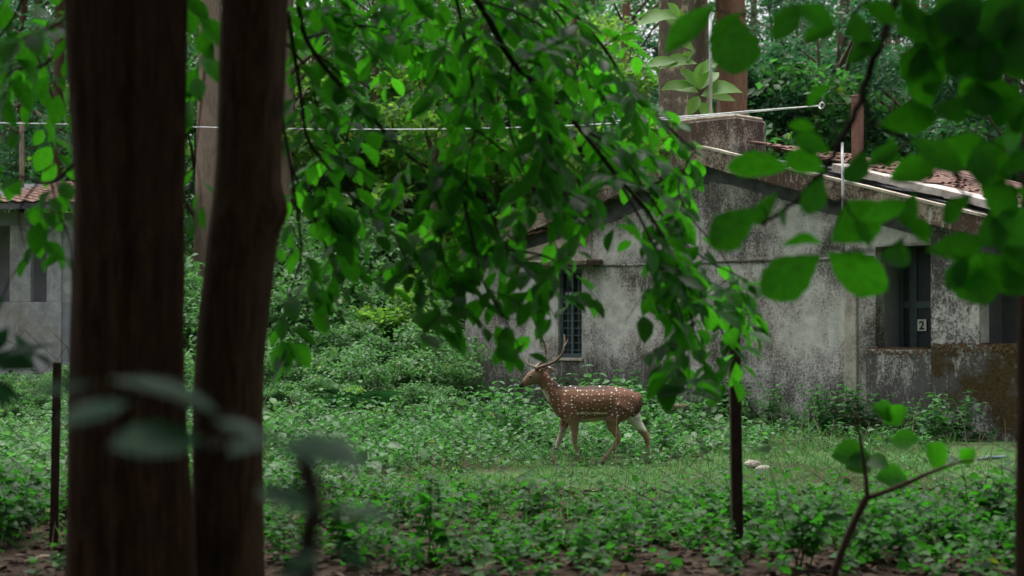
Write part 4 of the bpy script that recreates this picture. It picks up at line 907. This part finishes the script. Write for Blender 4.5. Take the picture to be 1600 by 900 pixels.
# ------------------------------------------------------------------ fence
fe = empty('wire_fence', P(1150, 870, 11.2) * 1.0, 0, label='sagging rusty chain link fence on steel angle posts', cat='fence')
fl = Vector(((1150 - 800) / FPX * 11.2, 11.2, 0)); fe.location = fl
def fpost(px, d, ztop, lean=0.0, w=.072):
    x = (px - 800) / FPX * d - fl.x; y = d - fl.y
    mb = MB(); t_ = .014
    def pr(x0, x1, y0, y1): mb.hexa([(x0 + lean * .0, y0, -.3), (x1, y0, -.3), (x1, y1, -.3), (x0, y1, -.3), (x0 + lean, y0, ztop), (x1 + lean, y0, ztop), (x1 + lean, y1, ztop), (x0 + lean, y1, ztop)])
    pr(x - w / 2, x + w / 2, y - t_, y); pr(x - w / 2, x - w / 2 + t_, y + .001, y + w)
    mb.build('post', M['rust'], fe, bevel=.002)
fpost(1153, 11.2, CAMH - (512 - 510) / FPX * 11.2, -.022); fpost(86, 11.8, CAMH - (566 - 510) / FPX * 11.8, .02, .06)
def fence_y(x): return 11.2 + (2.5 - x) * .103
mb = MB(); cell = .105; dz = .105; V, F = [], []
x0, x1 = -4.8, 4.2; ncol = int((x1 - x0) / cell)
def ftop(x):
    px = 800 + FPX * x / fence_y(x)
    return float(np.interp(px, [-200, 0, 30, 110, 130, 420, 700, 1150, 1400, 1700], [1.45, 1.47, 1.53, 1.51, 1.3, 1.0, .92, 1.02, .82, .85]))
nrow = 15
def node(i, j):
    x = x0 + i * cell / 1.0; x += .02 * math.sin(j * 1.3 + i * .7) + .015 * random.uniform(-1, 1); t_ = ftop(x); z = t_ * j / nrow
    return Vector((x, fence_y(x) + .04 * math.sin(i * .45 + j * .3), z))
random.seed(11)
nodes = {(i, j): node(i, j) for i in range(ncol + 1) for j in range(nrow + 1) if (i + j) % 2 == 0}
for (i, j), p in nodes.items():
    for di in (-1, 1):
        q = nodes.get((i + di, j + 1))
        if q is None: continue
        if random.random() < .03: continue
        mb.tube([p - fl, q - fl], .0021, 3, False)
mb.build('wire_mesh', M['mesh'], fe, kind='stuff')

# ------------------------------------------------------------------ stones, log, pipe
def rock(name, px, py, d, s, mat, label, cat_, sq=(1, .8, .6)):
    p = P(px, py, d); bm = bmesh.new(); bmesh.ops.create_icosphere(bm, subdivisions=2, radius=1)
    for v in bm.verts:
        k = 1 + .28 * (random.random() - .5); v.co = Vector((v.co.x * sq[0], v.co.y * sq[1], v.co.z * sq[2])) * k * s
    me = bpy.data.meshes.new(name); bm.to_mesh(me); bm.free(); me.materials.append(mat)
    o = link(name, me, None, label=label, cat=cat_); o.location = (p.x, p.y, max(p.z, s * .3)); o.rotation_euler.z = random.uniform(0, 3); return o
rock('stone', 1176, 730, 18.2, .11, M['stone'], 'pale broken stone lying in the grass right of the fence post', 'stone', (1, .7, .6))
rock('stone', 1192, 737, 17.9, .09, M['stone'], 'flat pale stone touching the broken stone in the grass', 'stone', (1.5, .7, .4))
rock('laterite_block', 770, 657, 26.0, .12, M['redstone'], 'red laterite lump in weeds at the house corner', 'stone', (1, .8, 1))
rock('laterite_block', 622, 633, 27.5, .12, M['redstone'], 'red laterite lump among weeds before the thicket', 'stone', (1.3, .8, .6))
def lay(px0, py0, px1, py1, d, r, mat, name, label, cat_, z=None):
    a, b = P(px0, py0, d), P(px1, py1, d + .4)
    a.z = b.z = r * .9 if z is None else z
    k = Vector(((a.x + b.x) / 2, (a.y + b.y) / 2, a.z)); pts = [a - k, (a - k) * .3 + Vector((0, .03, .01)), (b - k) * .4 + Vector((0, -.02, 0)), b - k]
    o = MB().tube(pts, [r, r * 1.05, r * .95, r * .8], 8).build(name, mat, None, True, label=label, cat=cat_); o.location = k
lay(1038, 665, 1075, 652, 25.5, .06, M['deadwood'], 'dead_log', 'short bleached log lying behind the deer near the wall', 'log', .3)
lay(1530, 716, 1572, 722, 19.2, .022, M['bluepipe'], 'pipe_length', 'short pale blue pipe lying on bare soil by the parapet', 'pipe')
lay(660, 880, 740, 845, 10.8, .012, M['deadwood'], 'fallen_twig', 'thin pale fallen twig on the dark soil below the fence', 'twig')
lay(40, 868, 110, 845, 10.9, .014, M['deadwood'], 'fallen_twig', 'thin pale fallen twig left of the fluted trunk foot', 'twig')

# ------------------------------------------------------------------ ground cover
def scatter(n, y0, y1, xm=1.25, poly=None, dens=None):
    """ground points inside the view wedge (with margin), distance biased evenly over area"""
    y = np.sqrt(rng.uniform(y0 ** 2, y1 ** 2, n)); x = rng.uniform(-1, 1, n) * y * (800 / FPX) * xm
    return x, y
def outside_house(x, y, m=.15):
    s = (x - H0.x) * UX.x + (y - H0.y) * UX.y; t_ = (x - H0.x) * VY.x + (y - H0.y) * VY.y
    return ~((s > -m) & (t_ > -m) & (s < SEND + 1) & (t_ < 9.4))
def field(x, y):                       # 0 on the open lawn, 1 in the weeds
    px, py = pixn(np.stack([x, y, gz(x, y)], 1))
    lawn = inpoly(px, py, [(560, 745), (800, 728), (1010, 735), (1230, 690), (1420, 700), (1560, 735), (1600, 770), (1620, 800), (1100, 800), (700, 792), (560, 770)])
    return px, py, lawn
# grass
x, y = scatter(120000, 11.5, 27); px, py, lawn = field(x, y); v = vnoise(x * 1.3, y * 1.3, 9); k = outside_house(x, y) & ((lawn & (v > .18)) | (rng.random(len(x)) < .16)) & ~((px > 1480) & (py < 760) & (py > 690) & (rng.random(len(x)) < .8))
x, y, lawn = x[k], y[k], lawn[k]; n = len(x)
L = np.where(lawn, rng.uniform(.03, .085, n), rng.uniform(.08, .22, n)); C = np.stack([x, y, gz(x, y) - .005], 1)
D = unit(np.stack([rng.normal(0, .55, n), rng.normal(0, .55, n), np.ones(n)], 1)); N = unit(rng.normal(0, 1, (n, 3)))
V, F, U = leafcloud(C, D, N, L, np.where(lawn, .055, .03), T_GRASS)
link('grass', npmesh('grass', V, F, M['grass'], U), label='short green grass of the open clearing', cat='grass', kind='stuff')
# dead leaves on the soil
x, y = scatter(9000, 8.5, 16); k = outside_house(x, y); x, y = x[k], y[k]; n = len(x)
V, F, U = leafcloud(np.stack([x, y, gz(x, y) + .012], 1), rand_dirs(n, 0, .15), rand_norms(n, 1, .3), rng.uniform(.04, .13, n), .3, T_LEAF6)
link('leaf_litter', npmesh('leaf_litter', V, F, M['litter'], U), label='brown dead leaves littering the soil along the fence', cat='leaf litter', kind='stuff')
# weeds: short plants with a whorl of leaves
def weeds(x, y, h, nl, leafL, w=.33, tmpl=T_LEAF6, lean=.25):
    n = len(x); g = gz(x, y); parts = []
    lean_ = rng.normal(0, lean, (n, 2))
    for k in range(nl):
        f = (k + rng.random(n)) / nl; f = .25 + .75 * f
        C = np.stack([x + lean_[:, 0] * h * f + rng.normal(0, .12, n) * h, y + lean_[:, 1] * h * f + rng.normal(0, .12, n) * h, g + h * f], 1)
        parts.append(leafcloud(C, rand_dirs(n, .15, .35), rand_norms(n, 1, .4), leafL * rng.uniform(.6, 1.3, n), w, tmpl))
    return cat(parts)
def put_weeds(name, label, pts, mat): link(name, npmesh(name, *pts[:2], M[mat], pts[2]), label=label, cat='weeds', kind='stuff')
x, y = scatter(15000, 14.5, 33, 1.3); px, py, lawn = field(x, y); v = vnoise(x * .9, y * .9, 12)
k = outside_house(x, y) & ~lawn & (v + rng.normal(0, .15, len(x)) > .33) & ~((px > 1470) & (py > 690))
k &= ~((px > 820) & (px < 1040) & (py > 700) & (y < 19.4) & (rng.random(len(x)) < .6))
x, y, px = x[k], y[k], px[k]; h = rng.uniform(.10, .34, len(x)) * (1 + .35 * (px < 720) * (y > 19)) * (1 - .3 * (px > 1000)); put_weeds('ground_cover', 'mass of small green weeds covering the ground around the deer', weeds(x, y, h, 9, .075), 'leaf_weed')
x, y = scatter(5600, 9.9, 15.0, 1.3); px, py, lawn = field(x, y); v = .6 * vnoise(x * 1.1, y * 1.1, 15) + .4 * vnoise(x * 3, y * 3, 16)
k = (v + rng.normal(0, .12, len(x)) + np.clip((px - 700) / 4000, -.1, .2) > .51) & (rng.random(len(x)) < np.clip((y - 9.8) / 1.8, .25, 1))
x, y = x[k], y[k]; h = rng.uniform(.06, .42, len(x)) * rng.uniform(.4, 1, len(x)) * np.where((px[k] > 640) & (px[k] < 1050), .75, 1); put_weeds('ground_cover', 'mass of bright green weeds growing through the wire fence', weeds(x, y, h, 7, .07, .38), 'leaf_fence')

x, y = scatter(1500, 14.8, 30, 1.2); px, py, lawn = field(x, y); k = outside_house(x, y) & ~lawn & (vnoise(x * .7, y * .7, 31) > .45) & ~((px > 1470) & (py > 690)) & ~((px > 830) & (px < 1030) & (y < 19.3))
x, y = x[k], y[k]; put_weeds('ground_cover', 'scattered larger pale weed leaves standing over the low cover', weeds(x, y, rng.uniform(.2, .5, len(x)), 5, .13, .36), 'leaf_shrub')
x, y = scatter(420, 11.2, 28, 1.2); k = outside_house(x, y); x, y = x[k], y[k]; mb = MB()
for x_, y_ in zip(x, y):
    h_ = random.uniform(.2, .7); g_ = float(gz(x_, y_)); lx, ly = random.gauss(0, .25) * h_, random.gauss(0, .2) * h_
    mb.tube([(x_, y_, g_ - .02), (x_ + lx * .4, y_ + ly * .4, g_ + h_ * .6), (x_ + lx, y_ + ly, g_ + h_)], [.004, .0035, .002], 4, False)
mb.build('dry_stalks', M['deadwood'], None, True, label='thin dry brown stalks standing among the green weeds', cat='stalks', kind='stuff')
x, y = scatter(2600, 13.5, 24, 1.2); px, py, lawn = field(x, y); k = outside_house(x, y) & lawn & (vnoise(x * 1.5, y * 1.5, 41) > .5); x, y = x[k], y[k]
put_weeds('ground_cover', 'tiny weeds sprinkled over the open lawn strip', weeds(x, y, rng.uniform(.03, .16, len(x)), 6, .05, .36), 'leaf_weed')
# individual leafy plants
def plant_meshes(seed, h, nst, leafL, mat, nl=9, w=.36):
    r = random.Random(seed); mb = MB(); C, D, N, L = [], [], [], []
    for s in range(nst):
        a = r.uniform(0, 6.28); ln = r.uniform(.05, .35); p = Vector((r.gauss(0, .03), r.gauss(0, .03), -.03)); d = Vector((math.cos(a) * ln, math.sin(a) * ln, 1)).normalized(); pts = [p]
        hh = h * r.uniform(.6, 1.1)
        for i in range(nl):
            d = (d + Vector((r.gauss(0, .09), r.gauss(0, .09), 0))).normalized(); p = p + d * hh / nl; pts.append(p)
            if i > 1:
                for sd_ in (0, 1):
                    b = i * 1.57 + sd_ * 3.14 + r.uniform(-.4, .4); ld = Vector((math.cos(b), math.sin(b), r.uniform(-.35, .25)))
                    C.append(p); D.append(ld); N.append(Vector((r.gauss(0, .3), r.gauss(0, .3), 1))); L.append(leafL * r.uniform(.55, 1.2) * (1 - .35 * i / nl))
        mb.tube(pts, [.0045 * (1 - .6 * i / nl) for i in range(nl + 1)], 5, False)
    V, F, U = leafcloud(np.array([list(c) for c in C]), np.array([list(c) for c in D]), np.array([list(c) for c in N]), np.array(L), w, leaf_template(4, .1, .18, .42, .85))
    return mb.mesh('stem', M['stem'], True), npmesh('foliage', V, F, M[mat], U, True)
PM = [plant_meshes(s, .5, 3 + s % 3, .12, 'leaf_fence') for s in range(4)] + [plant_meshes(10 + s, .62, 4 + s % 2, .12, 'leaf_weed') for s in range(4)]
def put_plant(k, x, y, sc, label, group):
    o = empty('leafy_weed', (x, y, float(gz(x, y))), random.uniform(0, 6.28), label=label, cat='plant', group=group); o.scale = (sc, sc, sc)
    link('stem', PM[k][0], o); link('foliage', PM[k][1], o, kind='stuff')
random.seed(5)
for i in range(46):
    pxx = random.uniform(430, 1600) if i < 38 else random.uniform(-20, 110); d = random.uniform(10.3, 13.2); sc_ = random.uniform(.5, 1.35)
    w_ = ('tall' if sc_ > 1.05 else 'knee high' if sc_ > .75 else 'low'); k_ = ('on dark soil before' if d < 11.1 else 'on the grass behind')
    put_plant(i % 4, (pxx - 800) / FPX * d, d, sc_, w_ + ' bright green leafy weed ' + k_ + (' the sagging fence' if pxx > 200 else ' the fence by the fluted tree'), 'leafy weeds along the fence')
for i in range(64):
    s = random.uniform(.1, 10.2); t_ = -random.uniform(.2, 1.1); p = HP(s, t_, 0)
    put_plant(4 + i % 4, p.x, p.y, random.uniform(.6, 1.45), 'green leafy weed at the foot of the stained wall ' + ('below the window' if s < 3 else 'below the gable peak' if s < 6 else 'near the pale pilaster' if s < 7.2 else 'below the parapet'), 'leafy weeds at the house wall')
for pxx, d, sc in ((800, 21.5, 1.5), (815, 21, 1.35), (785, 22, 1.4), (770, 23, 1.3), (830, 20.6, 1.1), (748, 24, 1.2), (1030, 21, 1.2), (890, 25, 1.6), (925, 25, 1.6), (985, 23.5, 1.5), (1010, 23, 1.3), (860, 20.2, .9), (1045, 19.6, .9), (650, 22, 1.2), (690, 23, 1.2), (600, 21, 1.1), (480, 22, 1.2), (540, 24, 1.3), (720, 20.6, .9), (770, 20, .8), (965, 20.4, .8), (1060, 22, 1.2), (1090, 22.5, 1.1), (930, 20.8, .9)):
    put_plant(4 + int(pxx) % 4, (pxx - 800) / FPX * d, d, sc, ('tall ' if sc > 1.25 else 'low ' if sc < 1 else '') + 'pale green leafy weed ' + ('behind the deer by the window wall' if d > 22.9 and pxx > 860 else 'under the deer' if 850 < pxx < 1050 and d < 21 else 'right behind the deer rump' if pxx > 980 else 'in front of the deer muzzle' if pxx > 740 else 'in the weed field left of the house corner'), 'leafy weeds around the deer')
# tuft with strap leaves
ck = P(555, 600, 25.5); ck.z = float(gz(ck.x, ck.y))
nS = 60; a = rng.uniform(0, 6.28, nS); D = np.stack([np.cos(a) * .8, np.sin(a) * .8, rng.uniform(.4, 1.6, nS)], 1)
V, F, U = leafcloud(np.stack([rng.normal(0, .12, nS), rng.normal(0, .12, nS), np.full(nS, .15)], 1), D, np.tile([0., 0, 1], (nS, 1)), rng.uniform(.3, .6, nS), .04, leaf_template(6, .3, .55, .4, .6))
M['strap'] = leaf_mat('strap leaf', (0.012, 0.05, 0.018), (0.03, 0.09, 0.035), (0.03, .14, .03), .25, .5, 0, 'island', .25)
tf = empty('strap_leaf_tuft', ck, 0, label='dark tuft of long arching strap leaves at the thicket edge', cat='plant'); link('foliage', npmesh('foliage', V, F, M['strap'], U, True), tf, kind='stuff')

# ------------------------------------------------------------------ shrubs of the thicket
def shrub_meshes(seed, r, h, n, leafL, mat):
    g = np.random.default_rng(seed); k = 26; cl = []
    cc = g.normal(0, 1, (k, 3)); cc = unit(cc) * g.uniform(.35, 1, (k, 1)); cc = cc * np.array([r, r, h * .5]) + np.array([0, 0, h * .5])
    cc[:, 2] = np.maximum(cc[:, 2], .2)
    mb = MB()
    for c in cc[:12]: mb.tube([(0, 0, -.05), tuple(c * np.array([.35, .35, .5])), tuple(c)], [.02, .014, .006], 5, False)
    V, F, U = crown_cloud([(c, r * g.uniform(.22, .42)) for c in cc], n // k, leafL, T_LEAF6, .3, .25)
    V[:, 2] = np.maximum(V[:, 2], .01)
    return mb.mesh('stems', M['twig_lit'], True), npmesh('crown', V, F, M[mat], U)
SH = [shrub_meshes(s, 1.25, 2.0, 5200, .105, 'leaf_shrub') for s in range(3)] + [shrub_meshes(7 + s, 1.25, 2.2, 4200, .12, 'leaf_bg_lite') for s in range(2)]
def put_shrub(k, px, d, sc, hz=1.0, label='dense green shrub of the thicket behind the clearing', group='shrubs of the thicket'):
    x = (px - 800) / FPX * d
    o = empty('thicket_shrub', (x, d, float(gz(x, d)) - .05), random.uniform(0, 6.28), label=label, cat='shrub', group=group); o.scale = (sc, sc, sc * hz)
    link('stems', SH[k][0], o); link('crown', SH[k][1], o, kind='stuff')
random.seed(21)
for row, (d, npx, sc, hz) in enumerate(((26.0, 6, .42, .8), (27.5, 7, .62, .85), (29.2, 8, .85, .9), (31, 8, 1.05, 1.05), (33.5, 9, 1.25, 1.2))):
    for i in range(npx):
        px = 420 + (i + random.uniform(.2, .8)) / npx * (265 if row < 3 else 290)
        kk = random.choice((0, 1, 2, 0, 1, 2, 3)); sz = sc * random.uniform(.85, 1.15); tone = 'yellowish green' if kk == 3 else 'greyish green'
        where = ('at the weedy front edge of the thicket', 'just behind the lowest shrubs of the thicket', 'in the middle of the thicket slope', 'high on the thicket slope under the young trees', 'at the back of the thicket against the forest')[row]
        if px > 735: where += ' beside the gable' if row > 2 else ''
        put_shrub(kk, px, d + random.uniform(-.6, .6), sz, hz, ('low ' if sz < .6 else 'wide ' if sz < 1.1 else 'tall ') + tone + ' shrub ' + where)
for px, d, sc in ((300, 29, 1.0), (320, 31, 1.3), (60, 26, .36), (20, 24, .3), (105, 24, .33), (90, 27, .4), (-20, 27, .4), (305, 26, .6), (330, 24, .45), (60, 37, 1.5), (30, 37, 1.4)):
    put_shrub(random.choice((0, 1, 2)), px, d, sc, 1, 'green shrub growing beside the pale house and tree trunks', 'shrubs at the pale house')
# ------------------------------------------------------------------ forest trees
def crown_meshes(seed, mat, rad, zlo, zhi, ncl, per, leafL, tmpl=T_QUAD, wid=.3, sparse=1.0):
    g = np.random.default_rng(seed); cl = []; mb = MB()
    for i in range(ncl):
        z = g.uniform(zlo, zhi); a = g.uniform(0, 6.28); r = rad * math.sqrt(g.uniform(.02, 1)) * (.55 + .45 * math.sin(math.pi * (z - zlo + .6) / (zhi - zlo + 1.2)))
        c = Vector((r * math.cos(a), r * math.sin(a), z)); cl.append((c, g.uniform(.5, 1.0) * rad * .32))
        if i % 2 == 0: mb.tube([(0, 0, z - .5 * r - .3), (c.x * .5, c.y * .5, z - .22 * r), tuple(c)], [.055, .03, .01], 5, False)
    V, F, U = crown_cloud(cl, per, leafL, tmpl, wid, .35)
    return npmesh('crown', V, F, M[mat], U), mb.mesh('limbs', M['bark_far'], True)
CRN = [crown_meshes(1, 'leaf_bg', 3.4, 3.5, 13, 36, 150, .18), crown_meshes(2, 'leaf_bg_blue', 3.2, 3.0, 13, 40, 200, .14, wid=.22), crown_meshes(3, 'leaf_bg_lite', 3.0, 3.0, 12, 34, 140, .17), crown_meshes(4, 'leaf_bg_blue', 3.6, 5.0, 15, 36, 190, .14, wid=.22), crown_meshes(5, 'leaf_bg', 3.0, 7, 14, 20, 120, .2)]
UND = [crown_meshes(11, 'leaf_bg_lite', 1.9, .8, 6.0, 26, 170, .18), crown_meshes(12, 'leaf_bg', 2.1, .6, 5.5, 26, 170, .18), crown_meshes(13, 'leaf_bg_blue', 2.0, .8, 6.5, 26, 220, .14, wid=.24)]
def std_trunk(name, mat, r, h, lobes=(0, 0, 0)):
    return trunk_mesh(name, [Vector((0, 0, -.3)), Vector((.03, 0, h * .2)), Vector((-.05, .03, h * .45)), Vector((.08, 0, h * .75)), Vector((0, .1, h))], [r * 1.35, r * 1.02, r, r * .85, r * .35], M[mat], 20, lobes, .04)
TRK = {m: std_trunk('trunk', m, .25, 17, l) for m, l in (('bark_pale', (3, .05, 0)), ('bark_mottle', (3, .06, 1)), ('bark_red', (4, .12, .5)), ('bark_far', (0, 0, 0)), ('bark_mid', (0, 0, 0)))}
def forest_tree(px, d, wpx, bk, ck, label, group=None, lean=0.0, cs=1.0, cz=0.0):
    x = (px - 800) / FPX * d; rz_ = random.uniform(0, 6.28)
    o = empty('forest_tree', (x, d, float(gz(x, d))), 0, label=label, cat='tree', group=group)
    t_ = link('trunk', TRK[bk], o); w = wpx * d / FPX / .5; t_.scale = (w, w, 1); t_.rotation_euler = (0, lean, rz_ if not lean else 0)
    if ck is not None:
        c = link('crown', CRN[ck][0], o, kind='stuff'); c.rotation_euler.z = rz_; c.scale = (cs, cs, cs); c.location.z = cz
        l = link('limbs', CRN[ck][1], o); l.rotation_euler.z = rz_; l.scale = (cs, cs, cs); l.location.z = cz
    return o
random.seed(33)
forest_tree(324, 34, 34, 'bark_pale', 4, 'pale pinkish trunk seen between the two dark trunks', cz=1.5)
forest_tree(446, 37, 17, 'bark_pale', 0, 'slim pale trunk just right of the knotted trunk', cz=1)
forest_tree(1051, 37, 46, 'bark_mottle', 4, 'thick mottled grey trunk behind the chimney block', cz=2.5)
forest_tree(1093, 39, 32, 'bark_mottle', None, 'slimmer mottled trunk behind the pipe on the chimney block')
forest_tree(1140, 38, 44, 'bark_red', 4, 'reddish fluted trunk behind the right end of the chimney block', cz=2.5)
G_ = 'slender forest trees behind the house'; LBL = 'slender brown forest tree standing behind the abandoned house'
for px, d, w in ((1305, 52, 17), (1180, 62, 12), (1212, 56, 12), (1245, 70, 11), (1385, 56, 12), (1402, 64, 11), (1462, 50, 15), (1512, 60, 12), (1552, 47, 14), (1588, 45, 22), (1430, 72, 9), (1345, 66, 11), (985, 54, 14), (940, 64, 10), (1275, 75, 9), (1620, 55, 14), (1490, 75, 9)):
    forest_tree(px, d, w, random.choice(('bark_far', 'bark_far', 'bark_red', 'bark_mid')), random.choice((1, 3, 3, 1)), ('thicker ' if w > 13 else '') + LBL.replace('behind', 'far behind' if d > 60 else 'close behind' if d < 50 else 'behind'), G_, random.uniform(-.03, .03), random.uniform(.8, 1.05), random.uniform(0, 3))
G2 = 'forest trees behind the thicket'; LB2 = 'leafy forest tree rising behind the green thicket'
for px, d, w in ((765, 45, 12), (778, 38, 15), (840, 52, 11), (560, 52, 11), (640, 60, 10), (700, 46, 9), (905, 50, 10), (500, 44, 10), (600, 42, 9), (870, 62, 9), (730, 66, 9), (430, 60, 10), (530, 70, 8)):
    forest_tree(px, d, w, random.choice(('bark_far', 'bark_red', 'bark_far')), random.choice((0, 2, 2, 0)), LB2.replace('leafy', 'far leafy' if d > 58 else 'leafy' if d > 47 else 'near leafy'), G2, random.uniform(-.04, .04), random.uniform(.75, 1.0), random.uniform(0, 2.5))
G3 = 'dark trees beyond the pale house'; LB3 = 'dark leafy tree standing beyond the pale house roof'
for px, d, w in ((86, 38, 15), (20, 44, 11), (52, 48, 10), (-30, 42, 13), (120, 50, 12), (-90, 50, 12), (10, 60, 12), (100, 62, 12), (180, 44, 12), (240, 52, 12), (310, 60, 11), (370, 66, 11)):
    forest_tree(px, d, w, 'bark_mid', random.choice((0, 1, 0, 1)), LB3.replace('dark leafy tree standing', 'dark leafy tree ' + ('just' if d < 45 else 'some way' if d < 56 else 'far')).replace('roof', 'roof' if px < 140 else 'behind the two near trunks'), G3, random.uniform(-.04, .04), random.uniform(.9, 1.1), random.uniform(0, 1.5))
G4 = 'unseen trees added to shade the foreground'; LB4 = 'tall unseen forest tree added to shade the trunks and foreground'  # out-of-view trees added to darken the near trunks and the frame edges
for x_, y_, k_ in ((-5, -3, 0), (4.5, -4, 1), (-1, -9, 0), (-9, 3, 1), (9, 2, 0), (-10, -8, 3), (9, -9, 3), (3, -15, 0), (-5, -16, 1), (-12, 8, 0), (12, 7, 1), (2.2, 2.0, 0), (-3.4, 1.5, 0), (-6.3, 8.0, 0), (6.0, 7.0, 0), (-5.6, 12.0, 0), (5.8, 11.5, 0)):
    o = forest_tree(800, 10, 70, 'bark_mid', k_, LB4, G4, 0, 1.25, 2.2); o.location = (x_ * 1.05, y_, 0)
def near_under():  # unseen understorey added beside and behind the camera to cut low sky light
    for i in range(40):
        a = random.uniform(math.radians(118), math.radians(422)); r_ = random.uniform(3.5, 11)
        x_, y_ = r_ * math.cos(a), r_ * math.sin(a)
        if y_ > abs(x_) * 1.9 - 2.0: continue
        under(random.choice((0, 1, 2)), 800, 10, random.uniform(.9, 1.3), 'unseen young tree added to block low sky light', 'unseen young trees added as sky blockers', (x_, y_))
# understorey
def under(k, px, d, sc, label, group, xy=None):
    x = (px - 800) / FPX * d; r_ = random.uniform(0, 6.28)
    if xy: x, d = xy
    o = empty('understorey_tree', (x, d, float(gz(x, d))), r_, label=label, cat='tree', group=group); o.scale = (sc, sc, sc)
    link('trunk', UTR, o); link('crown', UND[k][0], o, kind='stuff'); link('limbs', UND[k][1], o)
UTR = trunk_mesh('trunk', [Vector((0, 0, -.2)), Vector((.05, 0, 2)), Vector((-.05, .05, 4)), Vector((0, 0, 6))], [.07, .055, .04, .015], M['bark_far'], 10)
near_under()
for i in range(34):
    px = 410 + (i + random.random()) / 34 * 620; d = random.choice((36, 39, 43, 48, 54)) + random.uniform(-1, 1)
    kk = random.choice((0, 0, 1, 0)); under(kk, px, d, random.uniform(.8, 1.25), ('yellow green' if kk == 0 else 'dark green') + ' young tree ' + ('just above' if d < 41 else 'some way behind' if d < 50 else 'far behind') + (' the thicket' if px < 720 else ' the house gable'), 'young trees above the thicket')
for i in range(40):
    px = 1000 + (i + random.random()) / 40 * 660; d = random.choice((44, 50, 56, 64)) + random.uniform(-1, 1)
    kk = random.choice((2, 2, 1)); under(kk, px, d, random.uniform(.9, 1.7), ('dark feathery' if kk == 2 else 'broader leaved green') + ' young tree ' + ('close behind' if d < 48 else 'behind' if d < 58 else 'far behind') + (' the chimney block' if px < 1200 else ' the red post' if px < 1400 else ' the whitewashed roof edge'), 'young trees behind the house')
for i in range(12):
    px = -60 + (i + random.random()) / 12 * 460; d = random.choice((40, 46, 54)) + random.uniform(-1, 1)
    under(random.choice((1, 2, 0)), px, d, random.uniform(.9, 1.4), 'bushy young tree beyond the pale house', 'young trees beyond the pale house')
SPL = [m.copy() for m in LEAVES]
for m in SPL: m.materials.clear(); m.materials.append(M['leaf_bg_lite'])
# sprouting plant with long leaves beside the chimney block
sp0 = HP(cs - .35, 1.6, 0); sp0.z = 0
spr = empty('sprouting_tree', sp0, 0, label='young tree with long glossy leaves rising behind the chimney block', cat='tree')
topz = W(1090, 130, 1.6)[1]
MB().tube([(0, 0, 0), (.05, .05, 2.5), (0, 0, topz)], [.05, .04, .02], 7).build('trunk', M['bark_far'], spr, True)
for i, (a0, b0, a1, b1) in enumerate([(1092, 140, 1065, 108), (1092, 140, 1100, 98), (1092, 145, 1050, 128), (1095, 150, 1150, 130), (1095, 150, 1145, 155), (1092, 150, 1078, 175), (1095, 140, 1118, 110), (1090, 100, 1040, 92), (1085, 80, 1050, 55), (1080, 60, 1040, 15), (1085, 80, 1060, 98), (1060, 30, 1008, 22), (1060, 95, 1012, 102), (1012, 102, 978, 108), (1092, 160, 1110, 178), (1092, 120, 1120, 90), (1090, 135, 1038, 138), (1012, 102, 1030, 112), (1062, 30, 1050, 5)]):
    dd_ = (HP(cs, 1.6, 0).y); b = P(a0, b0, dd_); d = P(a1, b1, dd_ - random.uniform(-.1, .25)) - b
    o = link('leaf', SPL[i % 4], spr); o.matrix_basis = leaf_matrix(b - sp0, d, Vector((random.gauss(0, .3), -.7, .8)), d.length * 1.1)
# far forest mass closing the view
n = 200000; yy = rng.uniform(74, 110, n); xx = rng.uniform(-1, 1, n) * yy * .42; k = 1000
cx = rng.uniform(-46, 46, k); cy = rng.uniform(76, 108, k); cz_ = rng.uniform(1, 30, k) ; cr = rng.uniform(1.2, 2.6, k)
idx = rng.integers(0, k, n); q = unit(rng.normal(0, 1, (n, 3))) * (rng.uniform(0, 1, (n, 1)) ** .4) * cr[idx][:, None]
C = np.stack([cx[idx], cy[idx], cz_[idx] + gz(cx[idx], cy[idx])], 1) + q
V, F, U = leafcloud(C, rand_dirs(n), rand_norms(n), rng.uniform(.25, .5, n), .34, T_QUAD)
link('far_forest', npmesh('far_forest', V, F, M['leaf_bg'], U), label='far mass of forest foliage closing the view', cat='forest', kind='stuff')
